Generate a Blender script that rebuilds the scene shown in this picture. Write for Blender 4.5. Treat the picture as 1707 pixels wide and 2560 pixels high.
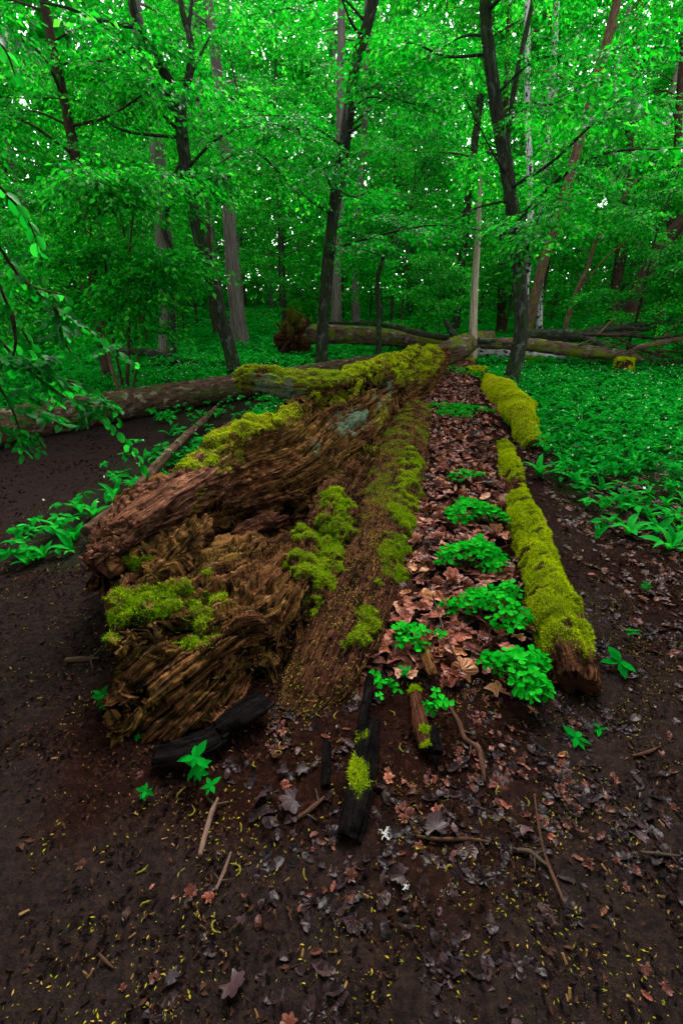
import bpy, math, random
import numpy as np
from mathutils import Vector, Matrix

for o in list(bpy.data.objects):
    bpy.data.objects.remove(o, do_unlink=True)
scene = bpy.context.scene
COL = scene.collection
R = math.radians

# ------------------------------------------------------------------ camera
CAM_H, PITCH, LENS = 1.5, R(26.2), 16.0
cam_data = bpy.data.cameras.new('camera')
cam_data.sensor_fit = 'VERTICAL'
cam_data.sensor_height = 36.0
cam_data.sensor_width = 24.0
cam_data.lens = LENS
cam_data.clip_start = 0.02
cam_data.clip_end = 600
cam = bpy.data.objects.new('camera', cam_data)
cam.location = (0, 0, CAM_H)
cam.rotation_euler = (math.pi / 2 - PITCH, 0, 0)
COL.objects.link(cam)
scene.camera = cam

# ------------------------------------------------------------------ sky and light
SUN_EL, SUN_ROT = R(44), R(8)
world = bpy.data.worlds.new('World')
scene.world = world
world.use_nodes = True
wn, wl = world.node_tree.nodes, world.node_tree.links
wn.clear()
w_out = wn.new('ShaderNodeOutputWorld')
w_bg = wn.new('ShaderNodeBackground')
w_sky = wn.new('ShaderNodeTexSky')
w_sky.sky_type = 'NISHITA'
w_sky.sun_disc = False
w_sky.sun_elevation = SUN_EL
w_sky.sun_rotation = SUN_ROT
w_sky.air_density = 1.0
w_sky.dust_density = 2.0
w_hs = wn.new('ShaderNodeHueSaturation')
w_hs.inputs['Saturation'].default_value = 0.2      # overcast: cloud takes the blue out
wl.new(w_sky.outputs[0], w_hs.inputs['Color'])
wl.new(w_hs.outputs[0], w_bg.inputs['Color'])
w_bg.inputs['Strength'].default_value = 0.15
wl.new(w_bg.outputs[0], w_out.inputs[0])

sun_data = bpy.data.lights.new('sun', 'SUN')
sun_data.energy = 1.5
sun_data.angle = R(35)
sun_data.color = (1.0, 0.97, 0.93)
sun = bpy.data.objects.new('sun', sun_data)
az = SUN_ROT                                            # direction the light comes from
sd = Vector((math.sin(az) * math.cos(SUN_EL), math.cos(az) * math.cos(SUN_EL), math.sin(SUN_EL)))
sun.rotation_euler = sd.to_track_quat('Z', 'Y').to_euler()
sun.location = (0, 0, 30)
COL.objects.link(sun)

scene.view_settings.view_transform = 'Standard'
scene.view_settings.look = 'None'
scene.view_settings.exposure = 2.8
scene.view_settings.gamma = 1.0
scene.view_settings.use_curve_mapping = False
scene.render.engine = 'CYCLES'
scene.cycles.use_denoising = True
scene.cycles.denoiser = 'OPENIMAGEDENOISE'
scene.cycles.max_bounces = 7
scene.cycles.diffuse_bounces = 4
scene.cycles.glossy_bounces = 2
scene.cycles.transmission_bounces = 4
scene.cycles.sample_clamp_indirect = 6.0

rng = np.random.default_rng(11)

# ------------------------------------------------------------------ where a point of the place lies
F_PX = LENS / 36.0 * 2560.0
FWD = np.array([0, math.cos(PITCH), -math.sin(PITCH)])
UPV = np.array([0, math.sin(PITCH), math.cos(PITCH)])
def _dir(px, py):
    return FWD + (px - 853.5) / F_PX * np.array([1.0, 0, 0]) - (py - 1280.0) / F_PX * UPV
def PY(px, py, Y):
    d = _dir(px, py); t = Y / d[1]
    return np.array([d[0] * t, Y, CAM_H + d[2] * t])
def PZ(px, py, z=0.0):
    d = _dir(px, py); t = (z - CAM_H) / d[2]
    return np.array([d[0] * t, d[1] * t, z])
def depth(p):
    return float(np.dot(np.asarray(p) - np.array([0, 0, CAM_H]), FWD))
def px_m(w, p):                       # width in the photograph -> metres at point p
    return w * depth(p) / F_PX

# ------------------------------------------------------------------ noise
_perm = np.random.default_rng(3).permutation(256)
_perm = np.concatenate([_perm, _perm, _perm])
_g = np.array([[1,1,0],[-1,1,0],[1,-1,0],[-1,-1,0],[1,0,1],[-1,0,1],[1,0,-1],[-1,0,-1],[0,1,1],[0,-1,1],[0,1,-1],[0,-1,-1],[1,1,0],[-1,1,0],[0,-1,1],[0,-1,-1]], float)
def pn(x, y, z=0.0):
    x, y, z = np.broadcast_arrays(np.asarray(x, float), np.asarray(y, float), np.asarray(z, float))
    xi, yi, zi = np.floor(x).astype(int), np.floor(y).astype(int), np.floor(z).astype(int)
    xf, yf, zf = x - xi, y - yi, z - zi
    xi &= 255; yi &= 255; zi &= 255
    fade = lambda t: t * t * t * (t * (t * 6 - 15) + 10)
    u, v, w = fade(xf), fade(yf), fade(zf)
    def g(dx, dy, dz):
        h = _perm[_perm[_perm[xi + dx] + yi + dy] + zi + dz] & 15
        gr = _g[h]
        return gr[..., 0] * (xf - dx) + gr[..., 1] * (yf - dy) + gr[..., 2] * (zf - dz)
    l = lambda a, b, t: a + t * (b - a)
    return l(l(l(g(0,0,0), g(1,0,0), u), l(g(0,1,0), g(1,1,0), u), v),
             l(l(g(0,0,1), g(1,0,1), u), l(g(0,1,1), g(1,1,1), u), v), w)
def fbm(x, y, z=0.0, o=4):
    s, a, f = 0, 1.0, 1.0
    for i in range(o):
        s = s + a * pn(x * f + 17.3 * i, y * f, z * f + 3.1 * i); a *= .5; f *= 2.03
    return s
def ridged(x, y, z=0.0, o=3):
    s, a, f = 0, 1.0, 1.0
    for i in range(o):
        s = s + a * (1 - 2 * np.abs(pn(x * f + 9.7 * i, y * f, z * f))); a *= .5; f *= 2.1
    return s
def sstep(a, b, x):
    t = np.clip((x - a) / (b - a), 0, 1); return t * t * (3 - 2 * t)
def inpoly(x, y, poly):
    x, y = np.asarray(x), np.asarray(y)
    r = np.zeros(x.shape, bool); n = len(poly)
    for i in range(n):
        x0, y0 = poly[i]; x1, y1 = poly[(i + 1) % n]
        c = ((y0 > y) != (y1 > y)) & (x < (x1 - x0) * (y - y0) / (y1 - y0 + 1e-12) + x0)
        r ^= c
    return r

# ------------------------------------------------------------------ mesh making
def mkmesh(name, V, F, mat, uv=None, attrs=None, smooth=True):
    V = np.asarray(V, np.float32).reshape(-1, 3)
    parts = F if isinstance(F, list) else [F]
    parts = [np.asarray(p, np.int32) for p in parts if len(p)]
    loops = np.concatenate([p.ravel() for p in parts])
    sizes = np.concatenate([np.full(len(p), p.shape[1], np.int32) for p in parts])
    starts = np.concatenate([[0], np.cumsum(sizes)[:-1]]).astype(np.int32)
    m = bpy.data.meshes.new(name)
    m.vertices.add(len(V)); m.vertices.foreach_set('co', V.ravel())
    m.loops.add(len(loops)); m.loops.foreach_set('vertex_index', loops)
    m.polygons.add(len(sizes)); m.polygons.foreach_set('loop_start', starts)
    try:
        m.polygons.foreach_set('loop_total', sizes)
    except Exception:
        pass
    m.polygons.foreach_set('use_smooth', np.full(len(sizes), bool(smooth)))
    if uv is not None:
        l = m.uv_layers.new(name='UVMap')
        l.data.foreach_set('uv', np.asarray(uv, np.float32)[loops].ravel())
    for k, a in (attrs or {}).items():
        at = m.attributes.new(k, 'FLOAT', 'POINT')
        at.data.foreach_set('value', np.asarray(a, np.float32).ravel())
    m.update(calc_edges=True)
    if mat is not None:
        m.materials.append(mat)
    return m
def link(name, data, parent=None, loc=(0, 0, 0)):
    o = bpy.data.objects.new(name, data)
    COL.objects.link(o)
    o.location = [float(c) for c in loc]
    if parent is not None:
        o.parent = parent
    return o
def tag(o, label, cat=None, group=None, kind=None):
    o['label'] = label
    if cat: o['category'] = cat
    if group: o['group'] = group
    if kind: o['kind'] = kind
    return o
def thing(name, label, cat, loc=(0, 0, 0), group=None):
    return tag(link(name, None, None, loc), label, cat, group)
def part(name, V, F, mat, parent, uv=None, attrs=None, smooth=True, kind=None):
    """V in world coordinates; the parent is an Empty without rotation."""
    base = np.zeros(3); p = parent
    while p is not None:
        base = base + np.array(p.location); p = p.parent
    o = link(name, mkmesh(name, np.asarray(V).reshape(-1, 3) - base, F, mat, uv, attrs, smooth), parent)
    if kind: o['kind'] = kind
    return o
def grid_faces(nu, nv, wrap=False, off=0):
    i = np.arange(nu - 1)[:, None]; j = np.arange(nv if wrap else nv - 1)[None, :]
    j2 = (j + 1) % nv
    a, b, c, d = i * nv + j, i * nv + j2, (i + 1) * nv + j2, (i + 1) * nv + j
    return np.stack([a, b, c, d], -1).reshape(-1, 4) + off
def catmull(P, n, closed=False, ts=None):
    """resample along the first axis"""
    P = np.asarray(P, float); m = len(P)
    if ts is None:
        ts = np.linspace(0, m, n, endpoint=False) if closed else np.linspace(0, m - 1, n)
    i = np.floor(ts).astype(int)
    if not closed: i = np.minimum(i, m - 2)
    t = (ts - i).reshape((-1,) + (1,) * (P.ndim - 1))
    if closed:
        p0, p1, p2, p3 = P[(i - 1) % m], P[i % m], P[(i + 1) % m], P[(i + 2) % m]
    else:
        p1, p2 = P[i], P[i + 1]
        p0 = np.where((i > 0).reshape(t.shape), P[np.maximum(i - 1, 0)], 2 * p1 - p2)
        p3 = np.where((i + 2 < m).reshape(t.shape), P[np.minimum(i + 2, m - 1)], 2 * p2 - p1)
    return 0.5 * ((2 * p1) + (-p0 + p2) * t + (2 * p0 - 5 * p1 + 4 * p2 - p3) * t * t + (-p0 + 3 * p1 - 3 * p2 + p3) * t ** 3)
def grid_normals(P, wrap=True):
    du = np.gradient(P, axis=0)
    if wrap:
        dv = (np.roll(P, -1, 1) - np.roll(P, 1, 1)) * .5
    else:
        dv = np.gradient(P, axis=1)
    N = np.cross(du, dv)
    return N / (np.linalg.norm(N, axis=-1, keepdims=True) + 1e-9)
class Loft:
    """a closed body swept over stations, each station a closed ring of points"""
    def __init__(self, st, nu, nv, ts=None, vts=None):
        st = np.asarray(st, float)
        A = np.stack([catmull(s, nv, closed=True, ts=vts) for s in st])
        self.P = catmull(A, nu, ts=ts)
        self.nu, self.nv = nu, nv
        self.U = np.concatenate([[0], np.cumsum(np.linalg.norm(np.diff(self.P, axis=0), axis=-1).mean(1))])
        ring = self.P[nu // 3]
        self.W = np.concatenate([[0], np.cumsum(np.linalg.norm(np.diff(ring, axis=0), axis=-1))])
        self.u = np.broadcast_to(self.U[:, None], (nu, nv)); self.v = np.broadcast_to(self.W[None], (nu, nv))
        self.t = np.broadcast_to(np.linspace(0, 1, nu)[:, None], (nu, nv))
        self.a = np.broadcast_to(np.linspace(0, 1, nv, endpoint=False)[None], (nu, nv))
        self.shear = 0.0
        self.normals()
    def normals(self):
        N = grid_normals(self.P)
        c = self.P.mean(1, keepdims=True)
        if (N * (self.P - c)).sum() < 0: N = -N; self.flip = True
        else: self.flip = False
        self.N = N
    def push(self, d):
        self.P = self.P + self.N * np.asarray(d)[..., None]; self.normals()
    def mesh_data(self):
        nu, nv = self.nu, self.nv
        V = self.P.reshape(-1, 3)
        F = grid_faces(nu, nv, True)
        V = np.concatenate([V, [self.P[0].mean(0)], [self.P[-1].mean(0)]])
        k = nu * nv; j = np.arange(nv); j2 = (j + 1) % nv
        T = np.concatenate([np.stack([np.full(nv, k), j2, j], -1), np.stack([np.full(nv, k + 1), (nu - 1) * nv + j, (nu - 1) * nv + j2], -1)])
        if not self.flip:
            F = F[:, ::-1]; T = T[:, ::-1]
        if self.flip: F = F
        uv = np.concatenate([np.stack([self.u, self.v + self.shear * self.u], -1).reshape(-1, 2), [[0, 0], [self.U[-1], 0]]])
        return V, [F, T], uv
    def ext(self, a):
        return np.concatenate([np.asarray(a).ravel(), [0, 0]])
def tube_rings(pts, rad, nseg, nu, up=None):
    pts = np.asarray(pts, float); rad = np.asarray(rad, float)
    C = catmull(pts, nu); r = np.interp(np.linspace(0, 1, nu), np.linspace(0, 1, len(rad)), rad)
    T = np.gradient(C, axis=0); T /= np.linalg.norm(T, axis=1, keepdims=True) + 1e-9
    ref = np.array([0, 0, 1.0]) if abs(T[:, 2]).mean() < .8 else np.array([1.0, 0, 0])
    A = np.cross(T, ref); A /= np.linalg.norm(A, axis=1, keepdims=True) + 1e-9
    B = np.cross(A, T)
    th = np.linspace(0, 2 * np.pi, nseg, endpoint=False) - np.pi / 2
    return C, r, A, B, T, th
def tube(pts, rad, nseg=8, nu=None, lump=0.0, seed=0.0, lf=4.0, bark=0.0):
    """tapered tube -> V, F, uv (uv in metres); seam underneath"""
    nu = nu or max(2, (len(pts) - 1) * 4 + 1)
    C, r, A, B, T, th = tube_rings(pts, rad, nseg, nu)
    L = np.concatenate([[0], np.cumsum(np.linalg.norm(np.diff(C, axis=0), axis=1))])
    rr = np.broadcast_to(r[:, None], (nu, nseg)).copy()
    if lump:
        rr = rr * (1 + lump * fbm(np.cos(th)[None] * 1.3 + seed, np.sin(th)[None] * 1.3, L[:, None] * lf, 3))
    if bark:
        wth = th[None] * np.mean(r); wl_ = L[:, None] + .08 * fbm(wth * 9, L[:, None] * 5, seed, 2)
        rr = rr + bark * (ridged(wth * 16, wl_ * 5, seed + 2, 2) * .7 + fbm(wth * 30, wl_ * 22, seed + 4, 2)) * sstep(0, .35, np.minimum(th + np.pi / 2, 1.5 * np.pi - th))[None]
    P = C[:, None] + rr[..., None] * (np.cos(th)[None, :, None] * A[:, None] + np.sin(th)[None, :, None] * B[:, None])
    V = np.concatenate([P.reshape(-1, 3), C[:1], C[-1:]])
    F = grid_faces(nu, nseg, True); k = nu * nseg; j = np.arange(nseg); j2 = (j + 1) % nseg
    Tr = np.concatenate([np.stack([np.full(nseg, k), j2, j], -1), np.stack([np.full(nseg, k + 1), (nu - 1) * nseg + j, (nu - 1) * nseg + j2], -1)])
    uvv = np.stack([np.broadcast_to(L[:, None], (nu, nseg)), np.broadcast_to((th[None] + np.pi / 2), (nu, nseg)) * np.mean(r)], -1).reshape(-1, 2)
    return V, [F, Tr], np.concatenate([uvv, [[0, 0], [L[-1], 0]]])
class Acc:
    """joins several pieces of ONE part"""
    def __init__(s): s.V, s.Q, s.T, s.uv, s.n, s.at = [], [], [], [], 0, []
    def add(s, V, F, uv=None, at=None):
        V = np.asarray(V).reshape(-1, 3)
        for f in (F if isinstance(F, list) else [F]):
            f = np.asarray(f)
            if len(f): (s.Q if f.shape[1] == 4 else s.T).append(f + s.n)
        s.V.append(V); s.n += len(V)
        s.uv.append(np.zeros((len(V), 2)) if uv is None else uv)
        s.at.append(np.full(len(V), .5) if at is None else np.asarray(at, float).ravel())
    def get(s):
        F = []
        if s.Q: F.append(np.concatenate(s.Q))
        if s.T: F.append(np.concatenate(s.T))
        return np.concatenate(s.V), F, np.concatenate(s.uv), np.concatenate(s.at)
def scatter_grid(P, N, w, n, r=None):
    """n random points on a grid surface, weight w per vertex"""
    r = r or rng
    nu, nv = P.shape[:2]
    e1 = np.roll(P, -1, 1)[:-1] - P[:-1]; e2 = P[1:] - P[:-1]
    A = np.linalg.norm(np.cross(e1, e2), axis=-1) * w[:-1]
    A[:, -1] = 0
    c = np.cumsum(A.ravel())
    if c[-1] <= 0: return np.zeros((0, 3)), np.zeros((0, 3)), np.zeros(0, int)
    k = np.searchsorted(c, r.random(n) * c[-1]).clip(0, A.size - 1)
    i, j = k // nv, k % nv
    a, b = r.random(n)[:, None], r.random(n)[:, None]
    return P[i, j] + a * e1[i, j] + b * e2[i, j], N[i, j], i * nv + j
def unit(a):
    return a / (np.linalg.norm(a, axis=-1, keepdims=True) + 1e-9)
def blades(P, N, length, width, up=.35, jit=.6, r=None):
    """moss fuzz: one bent blade per point"""
    r = r or rng
    n = len(P)
    D = unit(N + np.array([0, 0, up]) + jit * r.normal(size=(n, 3)))
    S = unit(np.cross(D, r.normal(size=(n, 3))))
    L = (length * (.5 + r.random(n)))[:, None]; W = (width * (.6 + .8 * r.random(n)))[:, None]
    V = np.stack([P - S * W * .5 - D * .004, P + S * W * .5 - D * .004, P + D * L], 1)
    F = np.arange(3 * n).reshape(-1, 3)
    tint = np.repeat(r.random(n), 3)
    return V.reshape(-1, 3), F, tint
def leaves(P, D, Nn, L, tmpl, tris, r=None):
    """P position, D tip direction, Nn upper side, L length; tmpl (k,3) along, side, up"""
    S = unit(np.cross(Nn, D)); Nn = unit(np.cross(D, S))
    L = np.asarray(L).reshape(-1, 1, 1)
    V = P[:, None] + L * (tmpl[None, :, 0:1] * D[:, None] + tmpl[None, :, 1:2] * S[:, None] + tmpl[None, :, 2:3] * Nn[:, None])
    k = len(tmpl); n = len(P)
    F = (np.asarray(tris)[None] + (np.arange(n) * k)[:, None, None]).reshape(-1, np.asarray(tris).shape[1])
    return V.reshape(-1, 3), F, k
LEAF4 = np.array([[0, 0, 0], [.5, -.30, .09], [1, 0, -.10], [.5, .30, .09]]); LEAF4_T = np.array([[0, 1, 2], [0, 2, 3]])
LEAF7 = np.array([[0, 0, 0], [.28, -.27, .06], [.62, -.27, .05], [1, 0, -.14], [.62, .27, .05], [.28, .27, .06], [.45, 0, -.02]])
LEAF7_T = np.array([[0, 1, 6], [1, 2, 6], [2, 3, 6], [3, 4, 6], [4, 5, 6], [5, 0, 6]])

# ------------------------------------------------------------------ materials
def _mat(name):
    m = bpy.data.materials.new(name); m.use_nodes = True
    nt = m.node_tree; nt.nodes.clear()
    out = nt.nodes.new('ShaderNodeOutputMaterial')
    return m, nt, out
def _ramp(nt, fac, stops, interp='LINEAR'):
    n = nt.nodes.new('ShaderNodeValToRGB'); n.color_ramp.interpolation = interp
    e = n.color_ramp.elements
    while len(e) < len(stops): e.new(.5)
    for i, (p, c) in enumerate(stops):
        e[i].position = p; e[i].color = (*c, 1)
    if fac is not None: nt.links.new(fac, n.inputs[0])
    return n.outputs[0]
def _noise(nt, vec, scale=(1, 1, 1), s=1.0, detail=4, rough=.6):
    mp = nt.nodes.new('ShaderNodeMapping'); mp.inputs['Scale'].default_value = scale
    nt.links.new(vec, mp.inputs['Vector'])
    n = nt.nodes.new('ShaderNodeTexNoise'); n.inputs['Scale'].default_value = s
    n.inputs['Detail'].default_value = detail; n.inputs['Roughness'].default_value = rough
    nt.links.new(mp.outputs[0], n.inputs['Vector'])
    return n.outputs['Fac']
def _attr(nt, name):
    n = nt.nodes.new('ShaderNodeAttribute'); n.attribute_name = name; return n.outputs['Fac']
def _mix(nt, fac, a, b):
    n = nt.nodes.new('ShaderNodeMix'); n.data_type = 'RGBA'
    if isinstance(fac, (int, float)): n.inputs[0].default_value = fac
    else: nt.links.new(fac, n.inputs[0])
    for s, v in ((6, a), (7, b)):
        if isinstance(v, tuple): n.inputs[s].default_value = (*v, 1)
        else: nt.links.new(v, n.inputs[s])
    return n.outputs[2]
def _math(nt, op, a, b):
    n = nt.nodes.new('ShaderNodeMath'); n.operation = op
    for s, v in ((0, a), (1, b)):
        if isinstance(v, (int, float)): n.inputs[s].default_value = v
        else: nt.links.new(v, n.inputs[s])
    return n.outputs[0]
def _bump(nt, h, strength, dist):
    b = nt.nodes.new('ShaderNodeBump'); b.inputs['Strength'].default_value = strength; b.inputs['Distance'].default_value = dist
    nt.links.new(h, b.inputs['Height']); return b.outputs[0]
def _pr(nt, out, col, rough=.6, spec=.5, normal=None):
    b = nt.nodes.new('ShaderNodeBsdfPrincipled')
    if isinstance(col, tuple): b.inputs['Base Color'].default_value = (*col, 1)
    else: nt.links.new(col, b.inputs['Base Color'])
    if isinstance(rough, (int, float)): b.inputs['Roughness'].default_value = rough
    else: nt.links.new(rough, b.inputs['Roughness'])
    b.inputs['Specular IOR Level'].default_value = spec
    if spec < .05: b.inputs['IOR'].default_value = 1.0
    if normal is not None: nt.links.new(normal, b.inputs['Normal'])
    if out is not None: nt.links.new(b.outputs[0], out.inputs[0])
    return b.outputs[0]
def _uv(nt):
    n = nt.nodes.new('ShaderNodeUVMap'); return n.outputs[0]
def _pos(nt):
    n = nt.nodes.new('ShaderNodeNewGeometry'); return n.outputs['Position']
def leaf_mat(name, stops, trans, rough=.42, tmix=.4, spec=.5):
    m, nt, out = _mat(name)
    oi = nt.nodes.new('ShaderNodeObjectInfo')
    t = _math(nt, 'ADD', _attr(nt, 'tint'), _math(nt, 'MULTIPLY', _math(nt, 'SUBTRACT', oi.outputs['Random'], .5), .25))
    c = _ramp(nt, t, stops)
    b = _pr(nt, None, c, rough, spec)
    tr = nt.nodes.new('ShaderNodeBsdfTranslucent')
    tc = nt.nodes.new('ShaderNodeMix'); tc.data_type = 'RGBA'; tc.blend_type = 'MULTIPLY'; tc.inputs[0].default_value = 1
    nt.links.new(c, tc.inputs[6]); tc.inputs[7].default_value = (*trans, 1)
    nt.links.new(tc.outputs[2], tr.inputs[0])
    mx = nt.nodes.new('ShaderNodeMixShader'); mx.inputs[0].default_value = tmix
    nt.links.new(b, mx.inputs[1]); nt.links.new(tr.outputs[0], mx.inputs[2])
    nt.links.new(mx.outputs[0], out.inputs[0])
    return m
def bark_mat(name, dark, light, patch=None, pt=(.55, .68), su=6, sv=22, moss=None, mt=(.5, .65), rough=.75, bump=.6):
    m, nt, out = _mat(name)
    uv = _uv(nt)
    n1 = _noise(nt, uv, (su, sv, 1), 1, 5, .65)
    c = _ramp(nt, n1, [(.32, dark), (.68, light)])
    if patch:
        n2 = _noise(nt, uv, (7, 11, 1), 1, 3, .55)
        c = _mix(nt, _ramp(nt, n2, [(pt[0], (0, 0, 0)), (pt[1], (1, 1, 1))]), c, patch)
    if moss:
        n3 = _noise(nt, uv, (2.2, 4, 1), 1.3, 4, .6)
        c = _mix(nt, _ramp(nt, n3, [(mt[0], (0, 0, 0)), (mt[1], (1, 1, 1))]), c, moss)
    _pr(nt, out, c, rough, .0, _bump(nt, n1, bump, .03))
    return m

G = dict(
 leaf=leaf_mat('leaf_canopy', [(0, (.0005, .05, .003)), (.5, (.002, .14, .006)), (.8, (.012, .22, .012)), (1, (.060, .34, .025))], (1.7, 2.3, 1.3), .40, .55, .05),
 near=leaf_mat('leaf_near', [(0, (.001, .06, .005)), (.6, (.0015, .10, .008)), (1, (.012, .18, .020))], (1.7, 2.2, 1.2), .45, .5, .05),
 herb=leaf_mat('leaf_herb', [(0, (.001, .075, .006)), (.5, (.002, .155, .012)), (1, (.016, .27, .028))], (1.4, 2.0, 1.0), .45, .35, .0),
 sorrel=leaf_mat('leaf_sorrel', [(0, (.001, .11, .004)), (.5, (.003, .19, .007)), (1, (.012, .28, .014))], (1.3, 1.7, 1.0), .42, .3, .02),
 moss=leaf_mat('moss', [(0, (.07, .12, .0006)), (.45, (.25, .32, .001)), (.8, (.44, .47, .002)), (1, (.50, .38, .03))], (1.2, 1.3, .6), .9, .25, .0),
 moss_green=leaf_mat('moss_green', [(0, (.04, .12, .0006)), (.5, (.14, .25, .001)), (1, (.38, .40, .010))], (1.2, 1.3, .6), .9, .25, .0),
 flower=leaf_mat('flower_white', [(0, (.6, .65, .5)), (1, (.8, .8, .7))], (1, 1, .9), .6, .3),
)
def dead_mat(name, stops, rough=.33, spec=.12):
    m, nt, out = _mat(name)
    oi = nt.nodes.new('ShaderNodeObjectInfo')
    t = _math(nt, 'ADD', _attr(nt, 'tint'), _math(nt, 'MULTIPLY', _math(nt, 'SUBTRACT', oi.outputs['Random'], .5), .9))
    c = _ramp(nt, t, stops)
    n = _noise(nt, _pos(nt), (1, 1, 1), 60, 3, .6)
    hs = nt.nodes.new('ShaderNodeHueSaturation'); nt.links.new(c, hs.inputs['Color'])
    nt.links.new(_math(nt, 'ADD', .55, _math(nt, 'MULTIPLY', n, .9)), hs.inputs['Value'])
    b = _pr(nt, None, hs.outputs[0], rough, spec, _bump(nt, n, .25, .004))
    tr = nt.nodes.new('ShaderNodeBsdfTranslucent'); nt.links.new(hs.outputs[0], tr.inputs[0])
    mx = nt.nodes.new('ShaderNodeMixShader'); mx.inputs[0].default_value = .12
    nt.links.new(b, mx.inputs[1]); nt.links.new(tr.outputs[0], mx.inputs[2]); nt.links.new(mx.outputs[0], out.inputs[0])
    return m
G['dead'] = dead_mat('dead_leaf', [(0, (.026, .009, .006)), (.35, (.10, .026, .016)), (.65, (.20, .058, .034)), (.85, (.27, .105, .038)), (1, (.24, .12, .095))])
G['mauve'] = dead_mat('dead_leaf_mauve', [(0, (.008, .004, .0045)), (.5, (.024, .0115, .0125)), (1, (.06, .030, .030))], .4, .10)
G['crumb'] = dead_mat('wood_crumb', [(0, (.002, .0016, .0016)), (.45, (.012, .006, .0045)), (.8, (.042, .018, .011)), (1, (.15, .08, .03))], .8, .0)
G['fibre'] = dead_mat('wood_fibre', [(0, (.006, .003, .002)), (.4, (.045, .018, .010)), (.75, (.085, .042, .014)), (1, (.15, .09, .03))], .8, .0)
G['speck'] = leaf_mat('bud_scale', [(0, (.10, .13, .002)), (.45, (.22, .18, .008)), (.75, (.24, .14, .03)), (1, (.10, .20, .003))], (1, 1, .6), .7, .2, .0)
G['catkin'] = leaf_mat('catkin', [(0, (.07, .06, .006)), (1, (.12, .10, .015))], (1, 1, .6), .8, .1, .0)
def wood_mat(name, a, b, c, zone=(.4, .62), rough=.62, spec=.0, hi=(.22, .115, .052)):
    """rotten wood: fibres run along u; attributes moss and lichen colour what grows on it"""
    m, nt, out = _mat(name)
    uv = _uv(nt)
    n1 = _noise(nt, uv, (5, 95, 1), 1, 6, .72)
    n2 = _noise(nt, uv, (1.1, 4.5, 1), 1, 4, .6)
    n3 = _noise(nt, uv, (9, 30, 1), 1, 4, .6)
    base = _mix(nt, _ramp(nt, n2, [(zone[0], (0, 0, 0)), (zone[1], (1, 1, 1))]), b, c)
    base = _mix(nt, _ramp(nt, n3, [(.56, (0, 0, 0)), (.72, (1, 1, 1))]), base, hi)
    col = _mix(nt, _ramp(nt, n1, [(.40, (1, 1, 1)), (.56, (0, 0, 0))]), base, a)
    n4 = _noise(nt, uv, (2.2, 13, 1), 1, 5, .7)
    col = _mix(nt, _ramp(nt, n4, [(.36, (.85, .85, .85)), (.50, (0, 0, 0))]), col, a)
    n6 = _noise(nt, uv, (15, 24, 1), 1, 5, .75)                                     # crumbled pits break the grain
    col = _mix(nt, _ramp(nt, n6, [(.38, (.9, .9, .9)), (.47, (0, 0, 0))]), col, a)
    col = _mix(nt, _ramp(nt, n6, [(.60, (0, 0, 0)), (.70, (.6, .6, .6))]), col, hi)
    n5 = _noise(nt, uv, (.9, 3.4, 1), 1.3, 4, .6)                                   # wet black rot
    col = _mix(nt, _ramp(nt, n5, [(.55, (0, 0, 0)), (.68, (.8, .8, .8))]), col, a)
    hs = nt.nodes.new('ShaderNodeHueSaturation'); nt.links.new(col, hs.inputs['Color'])
    nt.links.new(_math(nt, 'ADD', .45, _math(nt, 'MULTIPLY', n3, 1.2)), hs.inputs['Value'])
    col = _mix(nt, _attr(nt, 'lichen'), hs.outputs[0], (.06, .10, .065))
    col = _mix(nt, _attr(nt, 'moss'), col, (.05, .06, .004))
    h = _math(nt, 'ADD', _math(nt, 'MULTIPLY', n1, .7), _math(nt, 'ADD', _math(nt, 'MULTIPLY', n3, .5), _math(nt, 'MULTIPLY', n6, .9)))
    _pr(nt, out, col, rough, spec, _bump(nt, h, 1.0, .016))
    return m
G['wood'] = wood_mat('rotten_wood', (.004, .0025, .002), (.115, .042, .018), (.125, .066, .015))
G['wood_red'] = wood_mat('rotten_wood_red', (.006, .0035, .003), (.175, .070, .042), (.12, .045, .022))
G['wood_dark'] = wood_mat('rotten_wood_dark', (.004, .0025, .002), (.046, .015, .010), (.075, .031, .013), hi=(.12, .052, .022))
G['wood_black'] = wood_mat('charred_wood', (.0016, .0013, .0014), (.0045, .0036, .0036), (.007, .0052, .0046), rough=.5, spec=.0, hi=(.012, .010, .009))
G['bark_dark'] = bark_mat('bark_dark', (.008, .009, .007), (.035, .036, .026), (.055, .065, .05), (.56, .63), moss=(.015, .04, .006), mt=(.50, .66))
G['bark_grey'] = bark_mat('bark_grey', (.035, .029, .025), (.14, .115, .10), None, su=2, sv=30, moss=(.03, .09, .015), mt=(.62, .8))
G['bark_pink'] = bark_mat('bark_pink', (.035, .020, .015), (.14, .08, .06), (.09, .09, .012), (.52, .62))
G['bark_birch'] = bark_mat('bark_birch', (.20, .19, .18), (.55, .53, .50), (.02, .02, .018), (.52, .58))
G['bark_pale'] = bark_mat('bark_pale', (.12, .085, .055), (.42, .34, .26), None, su=2, sv=40)
G['bark_log'] = bark_mat('bark_log', (.009, .006, .0045), (.085, .050, .032), (.13, .11, .075), (.56, .66), su=9, sv=26, moss=(.03, .055, .008), mt=(.54, .7), bump=1.0)
G['bark_mossy'] = bark_mat('bark_mossy', (.012, .008, .006), (.10, .062, .045), (.14, .12, .10), su=5, sv=20, moss=(.065, .085, .004), mt=(.47, .60), bump=1.0)
G['twig'] = bark_mat('twig', (.016, .011, .009), (.06, .038, .026))
G['twig_brown'] = bark_mat('twig_brown', (.014, .007, .005), (.065, .032, .02))
G['twig_green'] = bark_mat('twig_green', (.012, .016, .010), (.04, .045, .022))

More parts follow.
